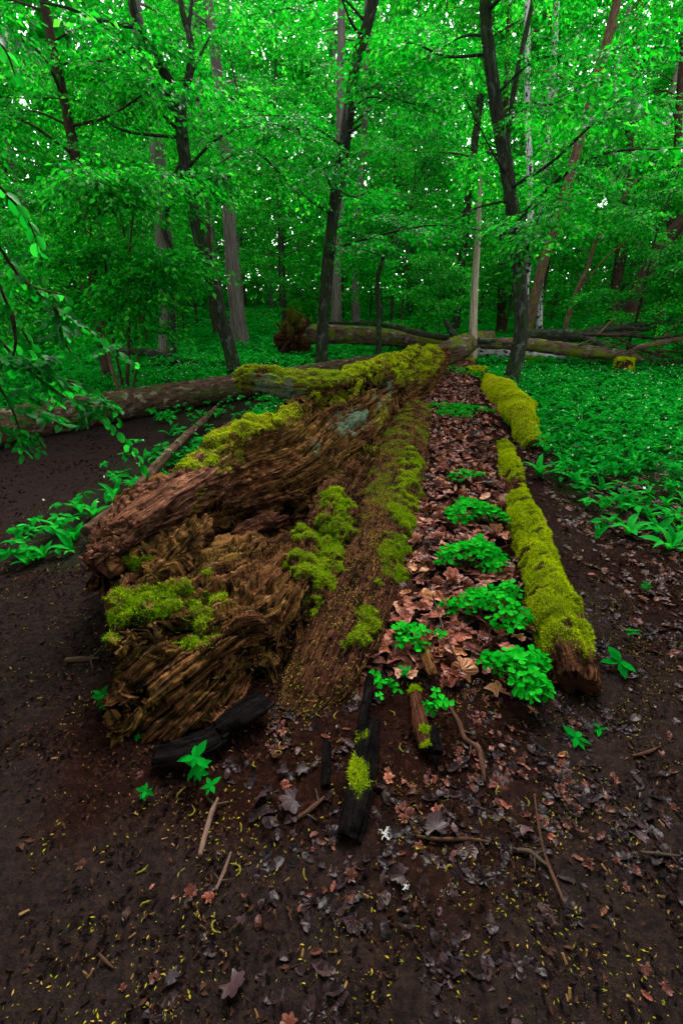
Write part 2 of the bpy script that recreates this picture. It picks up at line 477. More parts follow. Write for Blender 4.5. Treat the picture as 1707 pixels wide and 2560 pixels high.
# ================================================================== GROUND
def gz(x, y):
    x, y = np.asarray(x, float), np.asarray(y, float)
    r = np.hypot(x - .4, y - 3)
    return .16 * sstep(5, 16, r) * fbm(x * .12 + 5, y * .12, .5, 3) + .018 * fbm(x * 1.3, y * 1.3, 2.2, 3) - .02 * sstep(3.5, .5, r)
def pz_poly(pp):
    return [tuple(PZ(px, py)[:2]) for px, py in pp]
STRIP = pz_poly([(470, 990), (800, 945), (800, 1010), (640, 1110), (430, 1210), (300, 1300), (235, 1370), (190, 1420), (60, 1440), (20, 1380), (120, 1290), (250, 1200), (330, 1130), (365, 1060)])
PATH = pz_poly([(-900, 1120), (0, 1095), (350, 1035), (640, 985), (900, 925), (900, 940), (700, 985), (520, 1005), (420, 1050), (350, 1110), (310, 1180), (140, 1290), (0, 1400), (-300, 1800), (-900, 2560)])
def green_mask(x, y):
    """1 where the herb layer closes over the soil"""
    n = .75 * fbm(x * 1.1 + 3, y * 1.1, 7.7, 4)
    strip = inpoly(x, y, STRIP)
    path = inpoly(x, y, PATH)
    line_r = x - (1.62 + .10 * (y - 2.4))                      # right of the mossy rim
    bl = 3.05 - .16 * (x - 1.6)                                # near edge of the green on the right
    right = sstep(.0, .35, line_r + n * .3) * sstep(-.30, .75, (y - bl) + n * 1.1)
    left = sstep(-.2, .4, (y - (7.2 + .93 * (x + 1.8))) + n * .3) * (x < 1.0)
    far = sstep(9.5, 11.0, y + n)
    return np.clip(np.where(path, 0, np.maximum(np.maximum(right, left), far)) + strip * sstep(-.35, .1, n + .15) * (.15 + .85 * sstep(-1.35, -.75, x)), 0, 1)
nx, ny = 310, 380
s = np.linspace(-1, 1, nx); gx = 3.2 * s + 26 * s ** 3 + 170 * np.sign(s) * np.abs(s) ** 7
t = np.linspace(0, 1, ny); gy = -3.0 + 9.5 * t + 34 * t ** 3 + 190 * t ** 8
X, Y = np.meshgrid(gx, gy, indexing='ij')
near = sstep(9, 2, np.hypot(X, Y - 2))
Zg = gz(X, Y) + near * (.016 * fbm(X * 6, Y * 6, 1.1, 4) + .006 * ridged(X * 14, Y * 14, .3, 2) - .006)
GP = np.stack([X, Y, Zg], -1)
gm = green_mask(X, Y)
hum = np.maximum(sstep(.35, -.2, np.abs(X - (.0 + .28 * (Y - 1.4))) - .62 + .5 * fbm(X * 1.6, Y * 1.6, 4.4, 3)) * sstep(.55, .95, Y + .25 * fbm(X * 2, Y * 2, 8, 3)), sstep(.6, 1.3, X - .5 + .3 * fbm(X * 1.5, Y * 1.5, 1.8, 3)) * .75)
hum = np.clip(hum, 0, 1)
m, nt, out = _mat('forest_soil')
ps = _pos(nt)
n1 = _noise(nt, ps, (1, 1, 1), 38, 8, .8); n2 = _noise(nt, ps, (1, 1, 1), 4.5, 6, .65); n3 = _noise(nt, ps, (1, 1, 1), 120, 4, .8)
soil = _mix(nt, n2, (.0038, .0027, .0027), (.0105, .0076, .0073))
soil = _mix(nt, _ramp(nt, n1, [(.42, (0, 0, 0)), (.72, (1, 1, 1))]), soil, (.026, .015, .012))
humc = _mix(nt, n2, (.0035, .0016, .0013), (.013, .0048, .0037))
humc = _mix(nt, _ramp(nt, n1, [(.5, (0, 0, 0)), (.75, (1, 1, 1))]), humc, (.036, .013, .008))
col = _mix(nt, _attr(nt, 'humus'), soil, humc)
gcol = _mix(nt, n1, (.002, .020, .003), (.006, .050, .008))
col = _mix(nt, _math(nt, 'MULTIPLY', _attr(nt, 'green'), .8), col, gcol)
_pr(nt, out, col, _ramp(nt, n2, [(.3, (.5,) * 3), (.7, (.85,) * 3)]), .0, _bump(nt, _math(nt, 'ADD', n1, _math(nt, 'MULTIPLY', n3, .5)), .9, .015))
ground = link('ground', mkmesh('ground', GP.reshape(-1, 3), grid_faces(nx, ny)[:, :], m, None, dict(green=gm, humus=hum)))
tag(ground, 'dark trodden soil and forest floor under the trees', None, None, 'structure')

# ================================================================== THE ROTTEN LOG
log = thing('rotten_log', 'huge hollow rotten log split open, moss on its rims, running away from the viewer', 'log', tuple(PZ(800, 1500)))

def wood_disp(L, seed, big=.05, rid=.022, fine=.008, seam=.06, crumb=.0):
    u, v = L.u, L.v + L.shear * L.u
    wv = v + .022 * fbm(u * 1.2, v * 2, seed + 5, 3)
    d = big * .8 * fbm(u * .9, wv * 2.8, seed, 3)
    am = .5 + .9 * np.clip(fbm(u * .9, wv * 2.2, seed + 15, 2) + .25, 0, 1)
    hsh = lambda i, j: np.modf(np.abs(np.sin(i * 127.1 + j * 311.7 + seed * 13.7) * 43758.5453))[0]
    for fq, ul, ap, q in ((6.0, 3.2, 1.5, .0), (15, 6.5, .8, 7.0), (34, 12, .32, 11.0)):   # torn layers: every block of a layer breaks off at its own depth
        sv_ = wv * fq + .5 * fbm(u * 1.1, wv * 2, seed + q, 2) + .13 * fbm(u * 5, wv * 6, seed + q + 1, 3) + .07 * fbm(u * 24, wv * 12, seed + q + 2, 2)
        i_ = np.floor(sv_); fr_ = sv_ - i_
        ju = u * ul + hsh(i_, 3.0) * 9 + .35 * fbm(u * 7, wv * 22, seed + q + 3, 3) + .5 * (fr_ - .5) * (hsh(i_, 5.0) - .5)
        j_ = np.floor(ju); fj = ju - j_
        d = d + rid * ap * am * (.55 * fr_ * sstep(1.0, .92, fr_) + 1.25 * (hsh(i_, j_) - .5) - .3 * sstep(.9, 1, fj))
    d = d + rid * .3 * ridged(u * 2.2, wv * 13, seed + 1, 3)
    d = d - rid * 1.8 * sstep(.70, .96, ridged(u * .8, wv * 6.5, seed + 2, 1))     # long splits along the grain
    d = d - rid * 1.2 * sstep(.80, .98, ridged(u * 1.6, wv * 17, seed + 7, 1))
    st = fbm(u * 1.2, wv * 9, seed + 8, 2) * 3                                     # grain broken off in steps
    d = d + rid * .25 * (np.floor(st) + sstep(.75, 1, st - np.floor(st)))
    cub = sstep(-.05, .25, fbm(u * 1.3, v * 2.5, seed + 11, 2))                     # patches of brown cubical rot
    d = d - rid * .45 * cub * np.maximum(sstep(.74, .95, ridged(u * 8, wv * 5, seed + 12, 1)), sstep(.8, .97, ridged(u * 4, wv * 12, seed + 13, 1)))
    d = d + big * .16 * fbm(u * 6, v * 8, seed + 9, 3) + fine * 1.2 * fbm(u * 17, wv * 26, seed + 10, 3)
    d = d + fine * fbm(u * 14, wv * 60, seed + 3, 2) + fine * .9 * ridged(u * 6, wv * 42, seed + 4, 2)
    if crumb:                                                                        # soft rot: pits and crumbs, no grain
        d = d - crumb * 1.6 * sstep(.12, .40, fbm(u * 8, L.v * 12, seed + 20, 3)) + crumb * .8 * fbm(u * 22, L.v * 28, seed + 21, 3) + crumb * .9 * np.maximum(fbm(u * 13, L.v * 15, seed + 22, 2), 0)
    e = np.minimum(L.a, 1 - L.a)
    return d * sstep(0, seam, e)
def fibres(parent, L, mask, n, lmax=.09, mat=None):
    """torn splinters standing off the grain"""
    T = unit(unit(np.gradient(L.P, axis=0)) - L.shear * unit(np.roll(L.P, -1, 1) - L.P))
    p, nn, k = scatter_grid(L.P, L.N, mask, n)
    t = T.reshape(-1, 3)[k]
    D = unit(t * rng.choice([-1, 1], len(p))[:, None] + .16 * rng.normal(size=p.shape) + nn * .10)
    S_ = unit(np.cross(D, nn)); ln = (.015 + lmax * rng.random(len(p)) ** 2.2)[:, None]; w = (.0015 + .0045 * rng.random(len(p)) ** 2)[:, None]
    q = p + nn * .001
    V = np.stack([q - S_ * w - nn * .004, q + S_ * w - nn * .004, q + D * ln * .6 + S_ * w * .7 + nn * w * .8, q + D * ln * .55 - S_ * w * .8 + nn * w * 1.2, q + D * ln], 1)
    F = (np.array([[0, 1, 2], [0, 2, 3], [3, 2, 4]])[None] + (np.arange(len(p)) * 5)[:, None, None]).reshape(-1, 3)
    z = np.clip(.42 + .45 * fbm(L.u * 1.1, L.v * 4.5, 3.3, 3).ravel()[k] + .22 * rng.normal(size=len(p)), 0, 1)
    return part('fibres', V.reshape(-1, 3), F, mat or G['fibre'], parent, None, dict(tint=np.repeat(z, 5)), False, 'stuff')
def splinter(L, near=.14, far=.1, seed=0.0, nl=.25, fl=.3):
    T = np.gradient(L.P, axis=0); T = unit(T)
    v = L.v
    ja = ridged(v * 9, 0 * v, seed, 3) * near * np.exp(-L.u / nl)
    jb = ridged(v * 8, 0 * v, seed + 9, 3) * far * np.exp(-(L.U[-1] - L.u) / fl)
    ja = np.clip(ja, -.02, 1); jb = np.clip(jb, -.02, 1)          # broken back from the end
    L.P = L.P + T * (ja - jb)[..., None]
    L.normals()
def capsule_mask(P, caps, n_amp=.06, nf=9):
    m = np.zeros(P.shape[:-1])
    nz = n_amp * fbm(P[..., 0] * nf, P[..., 1] * nf, P[..., 2] * nf, 3)
    for pts, r in caps:
        pts = [np.asarray(q) for q in pts]
        if len(pts) == 1: pts = pts * 2
        for a, b in zip(pts[:-1], pts[1:]):
            ab = b - a; tt = np.clip(((P - a) @ ab) / (ab @ ab + 1e-9), 0, 1)
            d = np.linalg.norm(P - (a + tt[..., None] * ab), axis=-1)
            m = np.maximum(m, sstep(r * 1.15, r * .72, d + nz))
    return m
def add_moss(parent, P, N, mask, n, length, width, mat, up=.35, jit=.6, name='moss'):
    p, nn, k = scatter_grid(P, N, mask, n)
    V, F, t = blades(p, nn, length, width, up, jit)
    big = .5 + .55 * fbm(p[:, 0] * 5, p[:, 1] * 5, p[:, 2] * 5, 3)            # light and dark cushions
    t = np.clip(.55 * t + .5 * np.repeat(big, 3), 0, 1)
    return part(name, V, F, mat, parent, None, dict(tint=t), False, 'stuff')
SPECK_SURF = []          # surfaces that carry fallen bud scales
# ---- the standing wall (inner face towards the viewer)
S = [
 [(212,1386,1.80),(211,1398,1.76),(216,1412,1.74),(226,1424,1.76),(240,1434,1.84)],
 [(283,1310,1.96),(285,1345,1.84),(290,1380,1.80),(300,1402,2.0),(322,1424,2.22)],
 [(358,1226,2.16),(366,1268,2.02),(378,1312,1.98),(396,1345,2.26),(414,1400,2.42)],
 [(497,1162,2.52),(508,1200,2.42),(530,1255,2.46),(550,1305,2.62),(568,1362,2.70)],
 [(598,1078,2.95),(618,1138,2.84),(640,1200,2.84),(660,1270,2.80),(680,1350,2.74)],
 [(716,1022,3.50),(735,1090,3.30),(750,1160,3.16),(770,1232,3.04),(795,1318,2.90)],
 [(800,972,4.05),(815,1020,3.84),(840,1085,3.62),(862,1170,3.40),(884,1260,3.20)],
 [(898,926,4.85),(912,972,4.62),(922,1032,4.36),(936,1100,4.10),(948,1155,3.94)],
 [(990,888,6.00),(1000,914,5.80),(990,962,5.50),(982,1020,5.20),(986,1064,5.00)],
 [(1082,872,7.50),(1094,890,7.30),(1086,922,7.00),(1076,950,6.80),(1076,978,6.60)],
 [(1122,872,8.60),(1126,882,8.50),(1126,894,8.40),(1121,908,8.30),(1119,920,8.20)],
]
st = []
for i, row in enumerate(S):
    q = [PY(*c) for c in row]
    n_out = np.array([-.92, .39, 0]); k = [.25, .6, 1, 1, 1, 1, 1, 1, .9, .7, .4][i]
    T0, B0 = q[0], q[-1]
    bot = B0 + np.array([0, .02, -.10]); bot[2] = min(bot[2], .0) - .03
    b1 = T0 + n_out * .22 * k; b1[2] = -.06 if i else T0[2] - .15
    b2 = T0 + n_out * .26 * k; b2[2] = T0[2] * .5
    b3 = T0 + n_out * .12 * k; b3[2] = T0[2] * .93
    st.append([bot, b1, b2, b3] + q)
ts = np.concatenate([np.linspace(0, 6, 400, endpoint=False), np.linspace(6, 10, 160)])
Lw = Loft(st, 520, 222, np.concatenate([np.linspace(0, 6, 380, endpoint=False), np.linspace(6, 10, 140)]), np.concatenate([np.linspace(0, 3.4, 36, endpoint=False), np.linspace(3.4, 9, 186, endpoint=False)]))
splinter(Lw, .075, .1, 3.3, .22)
d = wood_disp(Lw, 1.7, .062, .019, .007, crumb=.014)
d = d - .055 * sstep(.15, .5, fbm(Lw.u * 1.5, Lw.v * 4, 21, 2))             # deep rotted pockets
Lw.push(d)
def carve(L, caps, depth, n_amp=.05):
    L.push(-depth * capsule_mask(L.P, caps, n_amp, 10))
carve(Lw, [([PY(735,1012,3.65), PY(800,1008,3.9), PY(900,968,4.65), PY(960,945,5.2)], .065)], .12)
carve(Lw, [([PY(300,1408,1.92), PY(400,1345,2.2), PY(540,1275,2.5), PY(640,1312,2.7)], .07), ([PY(860,1195,3.4), PY(930,1120,4.0)], .075)], .10)
carve(Lw, [([PY(702,1160,3.15), PY(716,1290,2.9)], .05), ([PY(965,1060,4.75), PY(1010,985,5.7)], .07)], .08)
red = capsule_mask(Lw.P, [([PY(215,1395,1.8), PY(300,1330,1.9), PY(480,1190,2.4), PY(540,1170,2.6)], .17)], .05)
caps = [([PY(478,1136,2.55), PY(600,1066,2.95), PY(722,1016,3.5)], .15),
        ([PY(800,960,4.05), PY(900,912,4.85), PY(990,874,6.0), PY(1090,866,7.5)], .24),
        ([PY(1000,925,5.6), PY(1080,905,6.9)], .2),
        ([PY(480,1238,2.36)], .08)]
ms = capsule_mask(Lw.P, caps, .12, 8) * sstep(-.5, -.12, fbm(Lw.P[..., 0] * 6, Lw.P[..., 1] * 6, Lw.P[..., 2] * 6 + 7, 3))
ms = ms * sstep(-.15, .25, Lw.N[..., 2] + .25 * fbm(Lw.P[..., 0] * 7, Lw.P[..., 1] * 7, 3, 2))
Lw.push(ms * (.016 + .03 * fbm(Lw.P[..., 0] * 6, Lw.P[..., 1] * 6, Lw.P[..., 2] * 6, 2)))
lich = capsule_mask(Lw.P, [([PY(808,1104,3.30)], .075), ([PY(860,1060,3.7), PY(920,1030,4.3)], .10), ([PY(700,985,3.9)], .1), ([PY(955,1000,4.6), PY(985,960,5.2)], .09)], .09, 14) * .8
V, F, uv = Lw.mesh_data()
wall = part('wall', V, F, G['wood'], log, uv, dict(moss=Lw.ext(ms * .9), lichen=Lw.ext(lich)))
# redder, harder wood of the near top: second material on those faces
me = wall.data; me.materials.append(G['wood_red'])
fr = np.concatenate([red[:-1].ravel() > .5, np.zeros(2 * Lw.nv, bool)])
me.polygons.foreach_set('material_index', fr.astype(np.int32))
add_moss(wall, Lw.P, Lw.N, ms ** 1.5, 70000, .013, .0038, G['moss'], .3, .65)
fibres(wall, Lw, (1 - ms) * sstep(6.5, 3.5, Lw.P[..., 1]) * (Lw.a > .18), 3500, .035)
gm2 = capsule_mask(Lw.P, [([PY(930,1130,4.0), PY(905,1180,3.6)], .09), ([PY(985,985,5.1), PY(940,1060,4.4)], .07), ([PY(600,1110,2.85), PY(500,1165,2.5)], .08)], .1, 12)
add_moss(wall, Lw.P, Lw.N, gm2, 7000, .013, .004, G['moss_green'], .2, .7)

# ---- the tongue of shell wood sticking out to the left above the gap
def ring_loft(pts, hw, hh, nu, nv, k=12, side=None, ts=None):
    """stations along pts; hw half width, hh half height per station; optional cross direction"""
    pts = np.asarray(pts, float); n = len(pts)
    T = unit(np.gradient(pts, axis=0))
    A = unit(np.cross(T, [0, 0, 1.0])); B = unit(np.cross(A, T))
    th = np.linspace(0, 2 * np.pi, k, endpoint=False) - np.pi / 2
    st = [[pts[i] + A[i] * math.cos(a) * hw[i] + B[i] * math.sin(a) * hh[i] for a in th] for i in range(n)]
    return Loft(st, nu, nv, ts)
tp = [PY(584,962,4.25), PY(620,950,4.22), PY(680,958,4.12), PY(745,968,4.05), PY(800,962,4.1), PY(860,950,4.4)]
Lt = ring_loft(tp, [.03, .10, .13, .14, .16, .1], [.025, .075, .085, .08, .08, .05], 170, 70)
splinter(Lt, .1, .03, 5.5, .12)
Lt.push(wood_disp(Lt, 8.1, .035, .016, .008))
mt = sstep(.15, .55, Lt.N[..., 2] + .45 * fbm(Lt.P[..., 0] * 6, Lt.P[..., 1] * 6, 2, 3)) * sstep(-.3, .1, fbm(Lt.P[..., 0] * 4 + 3, Lt.P[..., 1] * 4, 1, 2) + .15)
Lt.push(mt * .018)
V, F, uv = Lt.mesh_data()
lt = capsule_mask(Lt.P, [([PY(650,960,4.0), PY(730,985,3.95)], .1)], .1, 12) * .7
tongue = part('overhanging_shell', V, F, G['wood'], log, uv, dict(moss=Lt.ext(mt * .8), lichen=Lt.ext(lt)))
add_moss(tongue, Lt.P, Lt.N, mt, 12000, .013, .004, G['moss_green'], .2, .7)

# ---- the low slab at the near left
S = [
 [(258,1478,1.74),(246,1558,1.42),(258,1640,1.29),(262,1745,1.20),(250,1842,1.13)],
 [(385,1420,1.96),(395,1498,1.58),(378,1605,1.40),(368,1725,1.27),(352,1852,1.15)],
 [(505,1372,2.18),(520,1500,1.65),(500,1605,1.42),(482,1722,1.28),(470,1830,1.17)],
 [(625,1342,2.38),(622,1500,1.66),(592,1600,1.47),(575,1700,1.36),(575,1772,1.25)],
 [(722,1332,2.52),(702,1522,1.66),(676,1588,1.66),(655,1632,1.62),(645,1690,1.48)],
 [(792,1336,2.60),(764,1476,1.82),(750,1535,1.84),(742,1575,1.80),(742,1610,1.70)],
 [(812,1340,2.60),(784,1440,2.00),(772,1490,2.02),(768,1520,1.96),(772,1545,1.90)],
]
st = []
for i, row in enumerate(S):
    q = [PY(*c) for c in row]
    bk = q[0] + np.array([-.05, .1, 0]); bk[2] = -.06
    und = q[-1].copy(); und[1] += .25; und[2] = -.12
    ft = q[-1] + np.array([0, .04, -.05])
    mid = (q[0] + q[1]) * .5 + np.array([0, 0, .03])
    st.append([und, bk, q[0], mid, q[1], q[2], q[3], q[4], ft])
Ls = Loft(st, 430, 212, None, np.concatenate([np.linspace(0, 2, 24, endpoint=False), np.linspace(2, 9, 188, endpoint=False)]))
Ls.shear = .62
splinter(Ls, .045, .05, 6.1, .10, .15)
d = wood_disp(Ls, 4.9, .060, .017, .006, crumb=.017)
d = d - .045 * sstep(.2, .5, fbm(Ls.u * 2, Ls.v * 6, 33, 2)) 
Ls.push(d)
carve(Ls, [([PY(250,1592,1.36), PY(360,1572,1.44), PY(470,1566,1.52)], .038), ([PY(300,1765,1.22), PY(430,1725,1.30), PY(560,1690,1.38)], .03)], .06, .03)
carve(Ls, [([PY(640,1645,1.58), PY(700,1590,1.66), PY(745,1570,1.76)], .075)], .13)
caps = [([PY(250,1548,1.43), PY(330,1505,1.54), PY(420,1486,1.62), PY(505,1492,1.66)], .085), ([PY(500,1520,1.6), PY(505,1590,1.45)], .05)]
ms = capsule_mask(Ls.P, caps, .09, 12) * sstep(-.4, -.05, fbm(Ls.P[..., 0] * 11, Ls.P[..., 1] * 11, 3, 3))
Ls.push(ms * (.02 + .03 * fbm(Ls.P[..., 0] * 9, Ls.P[..., 1] * 9, 4, 2)))
V, F, uv = Ls.mesh_data()
slab = part('slab', V, F, G['wood'], log, uv, dict(moss=Ls.ext(ms * .8), lichen=Ls.ext(ms * 0)))
add_moss(slab, Ls.P, Ls.N, ms, 14000, .016, .003, G['moss_green'], .1, .8)
fibres(slab, Ls, (1 - ms) * (Ls.a > .12), 2800, .03)
SPECK_SURF.append((Ls.P, Ls.N, .8))

# ---- broken chunk lying between wall and slab
cp = [PY(330,1460,1.72), PY(390,1400,1.86), PY(450,1350,2.02), PY(520,1300,2.3)]
Lc = ring_loft(cp, [.07, .12, .10, .04], [.03, .05, .05, .02], 170, 80)
splinter(Lc, .09, .1, 2.2, .1, .15)
Lc.push(wood_disp(Lc, 12.3, .035, .018, .006, crumb=.018))
V, F, uv = Lc.mesh_data()
part('broken_chunk', V, F, G['wood'], log, uv, dict(moss=Lc.ext(Lc.a * 0), lichen=Lc.ext(Lc.a * 0)))
mk = capsule_mask(Lc.P, [([PY(350,1420,1.8), PY(320,1450,1.7)], .06)], .05, 12)
ck = log.children[-1]
add_moss(ck, Lc.P, Lc.N, mk, 1800, .018, .0035, G['moss_green'], .1, .8)
for pp, hw, hh in [([(250,1435,1.72),(310,1400,1.82),(360,1360,1.95)], .03, .018), ([(270,1480,1.66),(380,1440,1.8),(520,1380,2.1)], .06, .035),
                   ([(560,1350,2.35),(640,1320,2.5),(720,1290,2.7)], .05, .04), ([(600,1400,2.1),(680,1370,2.25),(760,1330,2.5)], .07, .04)]:
    q = [PY(*c) for c in pp]
    Lx = ring_loft([q[0], (q[0] + q[1]) / 2, q[1], (q[1] + q[2]) / 2, q[2]], [hw * .4, hw, hw, hw, hw * .3], [hh * .4, hh, hh, hh, hh * .3], 90, 40)
    splinter(Lx, .06, .06, float(q[0][0]) * 9, .08, .1)
    Lx.push(wood_disp(Lx, 3 + float(q[0][0]) * 7, .03, .012, .006))
    V, F, uv = Lx.mesh_data()
    part('splinter', V, F, G['wood'] if hw < .04 else G['wood_dark'], log, uv, dict(moss=Lx.ext(Lx.a * 0), lichen=Lx.ext(Lx.a * 0)))

# ---- thin sheets of split wood at the near ends
SH = [((228 + 11 * k, 1404 - 16 * k, 1.74 + .022 * k), (330 + 16 * k, 1350 - 22 * k, 1.90 + .035 * k), (470 + 14 * k, 1285 - 24 * k, 2.20 + .05 * k), .045 + .012 * (k % 3), .010, 'wood_red') for k in range(6)]
for k, (a_, b_, c_, hw, hh, mm) in enumerate(SH):
    q = [PY(*a_), PY(*b_), PY(*c_)]
    Lx = ring_loft([q[0], (q[0] + q[1]) / 2, q[1], (q[1] + q[2]) / 2, q[2]], [hw * .7, hw, hw * 1.1, hw, hw * .5], [hh * .7, hh, hh, hh, hh * .5], 80, 24)
    splinter(Lx, .05, .05, k * 3.7, .05, .08)
    Lx.push(wood_disp(Lx, 40 + k * 5.3, .014, .010, .004))
    V, F, uv = Lx.mesh_data()
    part('split_sheet', V, F, G[mm], log, uv, dict(moss=Lx.ext(Lx.a * 0), lichen=Lx.ext(Lx.a * 0)))

# ---- inner ledge with the mossy knobs
lp = [PZ(742,1560,.02), PZ(770,1480,.08), PZ(790,1400,.10), PZ(815,1330,.12), PZ(838,1270,.12), PZ(862,1215,.10), PZ(900,1150,.1)]
Ll = ring_loft(lp, [.05, .12, .16, .15, .14, .13, .1], [.06, .10, .12, .12, .12, .10, .08], 240, 110)
Ll.push(wood_disp(Ll, 16.4, .055, .02, .009))
caps = [([PZ(700,1388,.2), PZ(745,1400,.22), PZ(800,1420,.2)], .085), ([PZ(795,1430,.2), PZ(800,1475,.12), PZ(795,1510,.08)], .085),
        ([PZ(765,1330,.22), PZ(822,1345,.2), PZ(826,1385,.18)], .075), ([PZ(842,1245,.25), PZ(848,1290,.22), PZ(832,1330,.2)], .10)]
ms = capsule_mask(Ll.P, caps, .09, 11) * sstep(-.42, -.1, fbm(Ll.P[..., 0] * 10, Ll.P[..., 1] * 10, 3, 3))
Ll.push(ms * (.02 + .025 * fbm(Ll.P[..., 0] * 8, Ll.P[..., 1] * 8, 6, 2)))
V, F, uv = Ll.mesh_data()
ledge = part('ledge', V, F, G['wood_dark'], log, uv, dict(moss=Ll.ext(ms * .9), lichen=Ll.ext(ms * 0)))
add_moss(ledge, Ll.P, Ll.N, ms, 26000, .013, .003, G['moss_green'], .2, .7)
SPECK_SURF.append((Ll.P, Ll.N, .8))

# ---- low middle ridge
rp = [PZ(735,1800,-.05), PZ(800,1700,-.01), PZ(868,1570,.02), PZ(915,1450,.04), PZ(948,1340,.05), PZ(975,1245,.06), PZ(1000,1150,.08), PZ(1018,1080,.1), PZ(1035,1020,.12)]
Lr = ring_loft(rp, [.10, .17, .20, .215, .22, .23, .24, .25, .2], [.03, .07, .12, .135, .14, .14, .14, .14, .1], 350, 120)
dd = wood_disp(Lr, 23.5, .03, .006, .005)
Lr.push(dd)
caps = [([PZ(985,1430,.14), PZ(1000,1380,.15), PZ(1008,1300,.17), PZ(1018,1220,.19), PZ(1034,1130,.22)], .085), ([PZ(905,1590,.1), PZ(925,1540,.12)], .06)]
ms = capsule_mask(Lr.P, caps, .11, 9) * sstep(-.35, 0, fbm(Lr.P[..., 0] * 8, Lr.P[..., 1] * 8, 3, 3))
mo = np.maximum(ms, .35 * sstep(-.1, .25, fbm(Lr.P[..., 0] * 5, Lr.P[..., 1] * 5, 9, 3)) * sstep(2.2, 3.0, Lr.P[..., 1]) * sstep(.2, .6, Lr.N[..., 2]))
Lr.push(ms * (.018 + .02 * fbm(Lr.P[..., 0] * 9, Lr.P[..., 1] * 9, 6, 2)))
V, F, uv = Lr.mesh_data()
ridge = part('ridge', V, F, G['wood_dark'], log, uv, dict(moss=Lr.ext(mo * .8), lichen=Lr.ext(ms * 0)))
add_moss(ridge, Lr.P, Lr.N, mo ** 1.5, 24000, .012, .0032, G['moss_green'], .25, .7)
fibres(ridge, Lr, (1 - mo) * sstep(3.5, 2, Lr.P[..., 1]) * sstep(0, .2, Lr.N[..., 2]), 900, .03)
SPECK_SURF.append((Lr.P, Lr.N, 3.0))

# ---- right rim, all moss, broken dark end at the near side
rm = [PZ(1446,1740,.0), PZ(1432,1675,.02), PZ(1392,1560,.05), PZ(1358,1450,.07), PZ(1330,1360,.08), PZ(1305,1285,.08), PZ(1288,1230,.06), PZ(1272,1170,.08), PZ(1258,1115,.09)]
Lm = ring_loft(rm, [.07, .08, .092, .092, .090, .084, .065, .08, .055], [.055, .085, .11, .115, .11, .10, .07, .085, .06], 330, 110)
splinter(Lm, .05, .03, 7.7, .10, .1)
Lm.push(wood_disp(Lm, 31.2, .022, .010, .006))
gapm = np.abs(Lm.P[..., 1] - float(rm[6][1])) - .10
ms = sstep(-.5, -.22, fbm(Lm.P[..., 0] * 11, Lm.P[..., 1] * 11, 31, 3)) * sstep(.02, .16, Lm.u - .10 + .07 * fbm(Lm.v * 9, Lm.u * 5, 3, 3)) * sstep(-.35, .15, Lm.N[..., 2] + .45 * fbm(Lm.P[..., 0] * 7, Lm.P[..., 1] * 7, 3, 3)) * sstep(-.02, .12, gapm + .25 * fbm(Lm.P[..., 0] * 9, Lm.P[..., 1] * 9, 5, 3))
Lm.push(ms * (.010 + .012 * fbm(Lm.P[..., 0] * 9, Lm.P[..., 1] * 9, 6, 3)))
V, F, uv = Lm.mesh_data()
rim = part('rim', V, F, G['wood_dark'], log, uv, dict(moss=Lm.ext(ms), lichen=Lm.ext(ms * 0)))
add_moss(rim, Lm.P, Lm.N, ms, 80000, .011, .003, G['moss'], .25, .65)
# ---- far mossy chunk of the rim with its stubs
rf = [PZ(1332,1120,.02), PZ(1312,1075,.09), PZ(1290,1030,.13), PZ(1262,990,.16), PZ(1236,965,.16), PZ(1212,945,.12)]
Lf = ring_loft(rf, [.06, .12, .165, .185, .17, .08], [.05, .11, .15, .165, .15, .07], 220, 110)
Lf.push(.085 * fbm(Lf.P[..., 0] * 2.1 + 3, Lf.P[..., 1] * 1.6, Lf.P[..., 2] * 3.2 + 4, 2) + .012 * fbm(Lf.P[..., 0] * 14, Lf.P[..., 1] * 14, Lf.P[..., 2] * 14, 3))
ms = sstep(-.75, -.3, Lf.N[..., 2] + .2 * fbm(Lf.P[..., 0] * 7, Lf.P[..., 1] * 7, 3, 3))
V, F, uv = Lf.mesh_data()
rim2 = part('rim', V, F, G['wood_dark'], log, uv, dict(moss=Lf.ext(ms), lichen=Lf.ext(ms * 0)))
add_moss(rim2, Lf.P, Lf.N, ms, 45000, .015, .0045, G['moss'], .25, .65)
for a, b, r0 in [(PZ(1300,1010,.2), PY(1338,1022,float(PZ(1300,1010,.2)[1]) - .05), .07), (PZ(1225,955,.12), PZ(1195,968,.03), .09), (PZ(1315,1060,.12), PY(1340,1065,float(PZ(1315,1060,.12)[1]) - .1), .07)]:
    mid = (a + b) / 2 + np.array([0, 0, .02])
    Lq = ring_loft([a, mid, b], [r0, r0 * .9, r0 * .5], [r0, r0 * .9, r0 * .5], 40, 30)
    Lq.push(.03 * fbm(Lq.P[..., 0] * 9, Lq.P[..., 1] * 9, Lq.P[..., 2] * 9, 3))
    V, F, uv = Lq.mesh_data()
    sb = part('stub', V, F, G['wood_dark'], log, uv, dict(moss=Lq.ext(Lq.a * 0 + .9), lichen=Lq.ext(Lq.a * 0)))
    add_moss(sb, Lq.P, Lq.N, Lq.t * 0 + sstep(.95, .7, Lq.t), 3500, .02, .005, G['moss'], .25, .65)

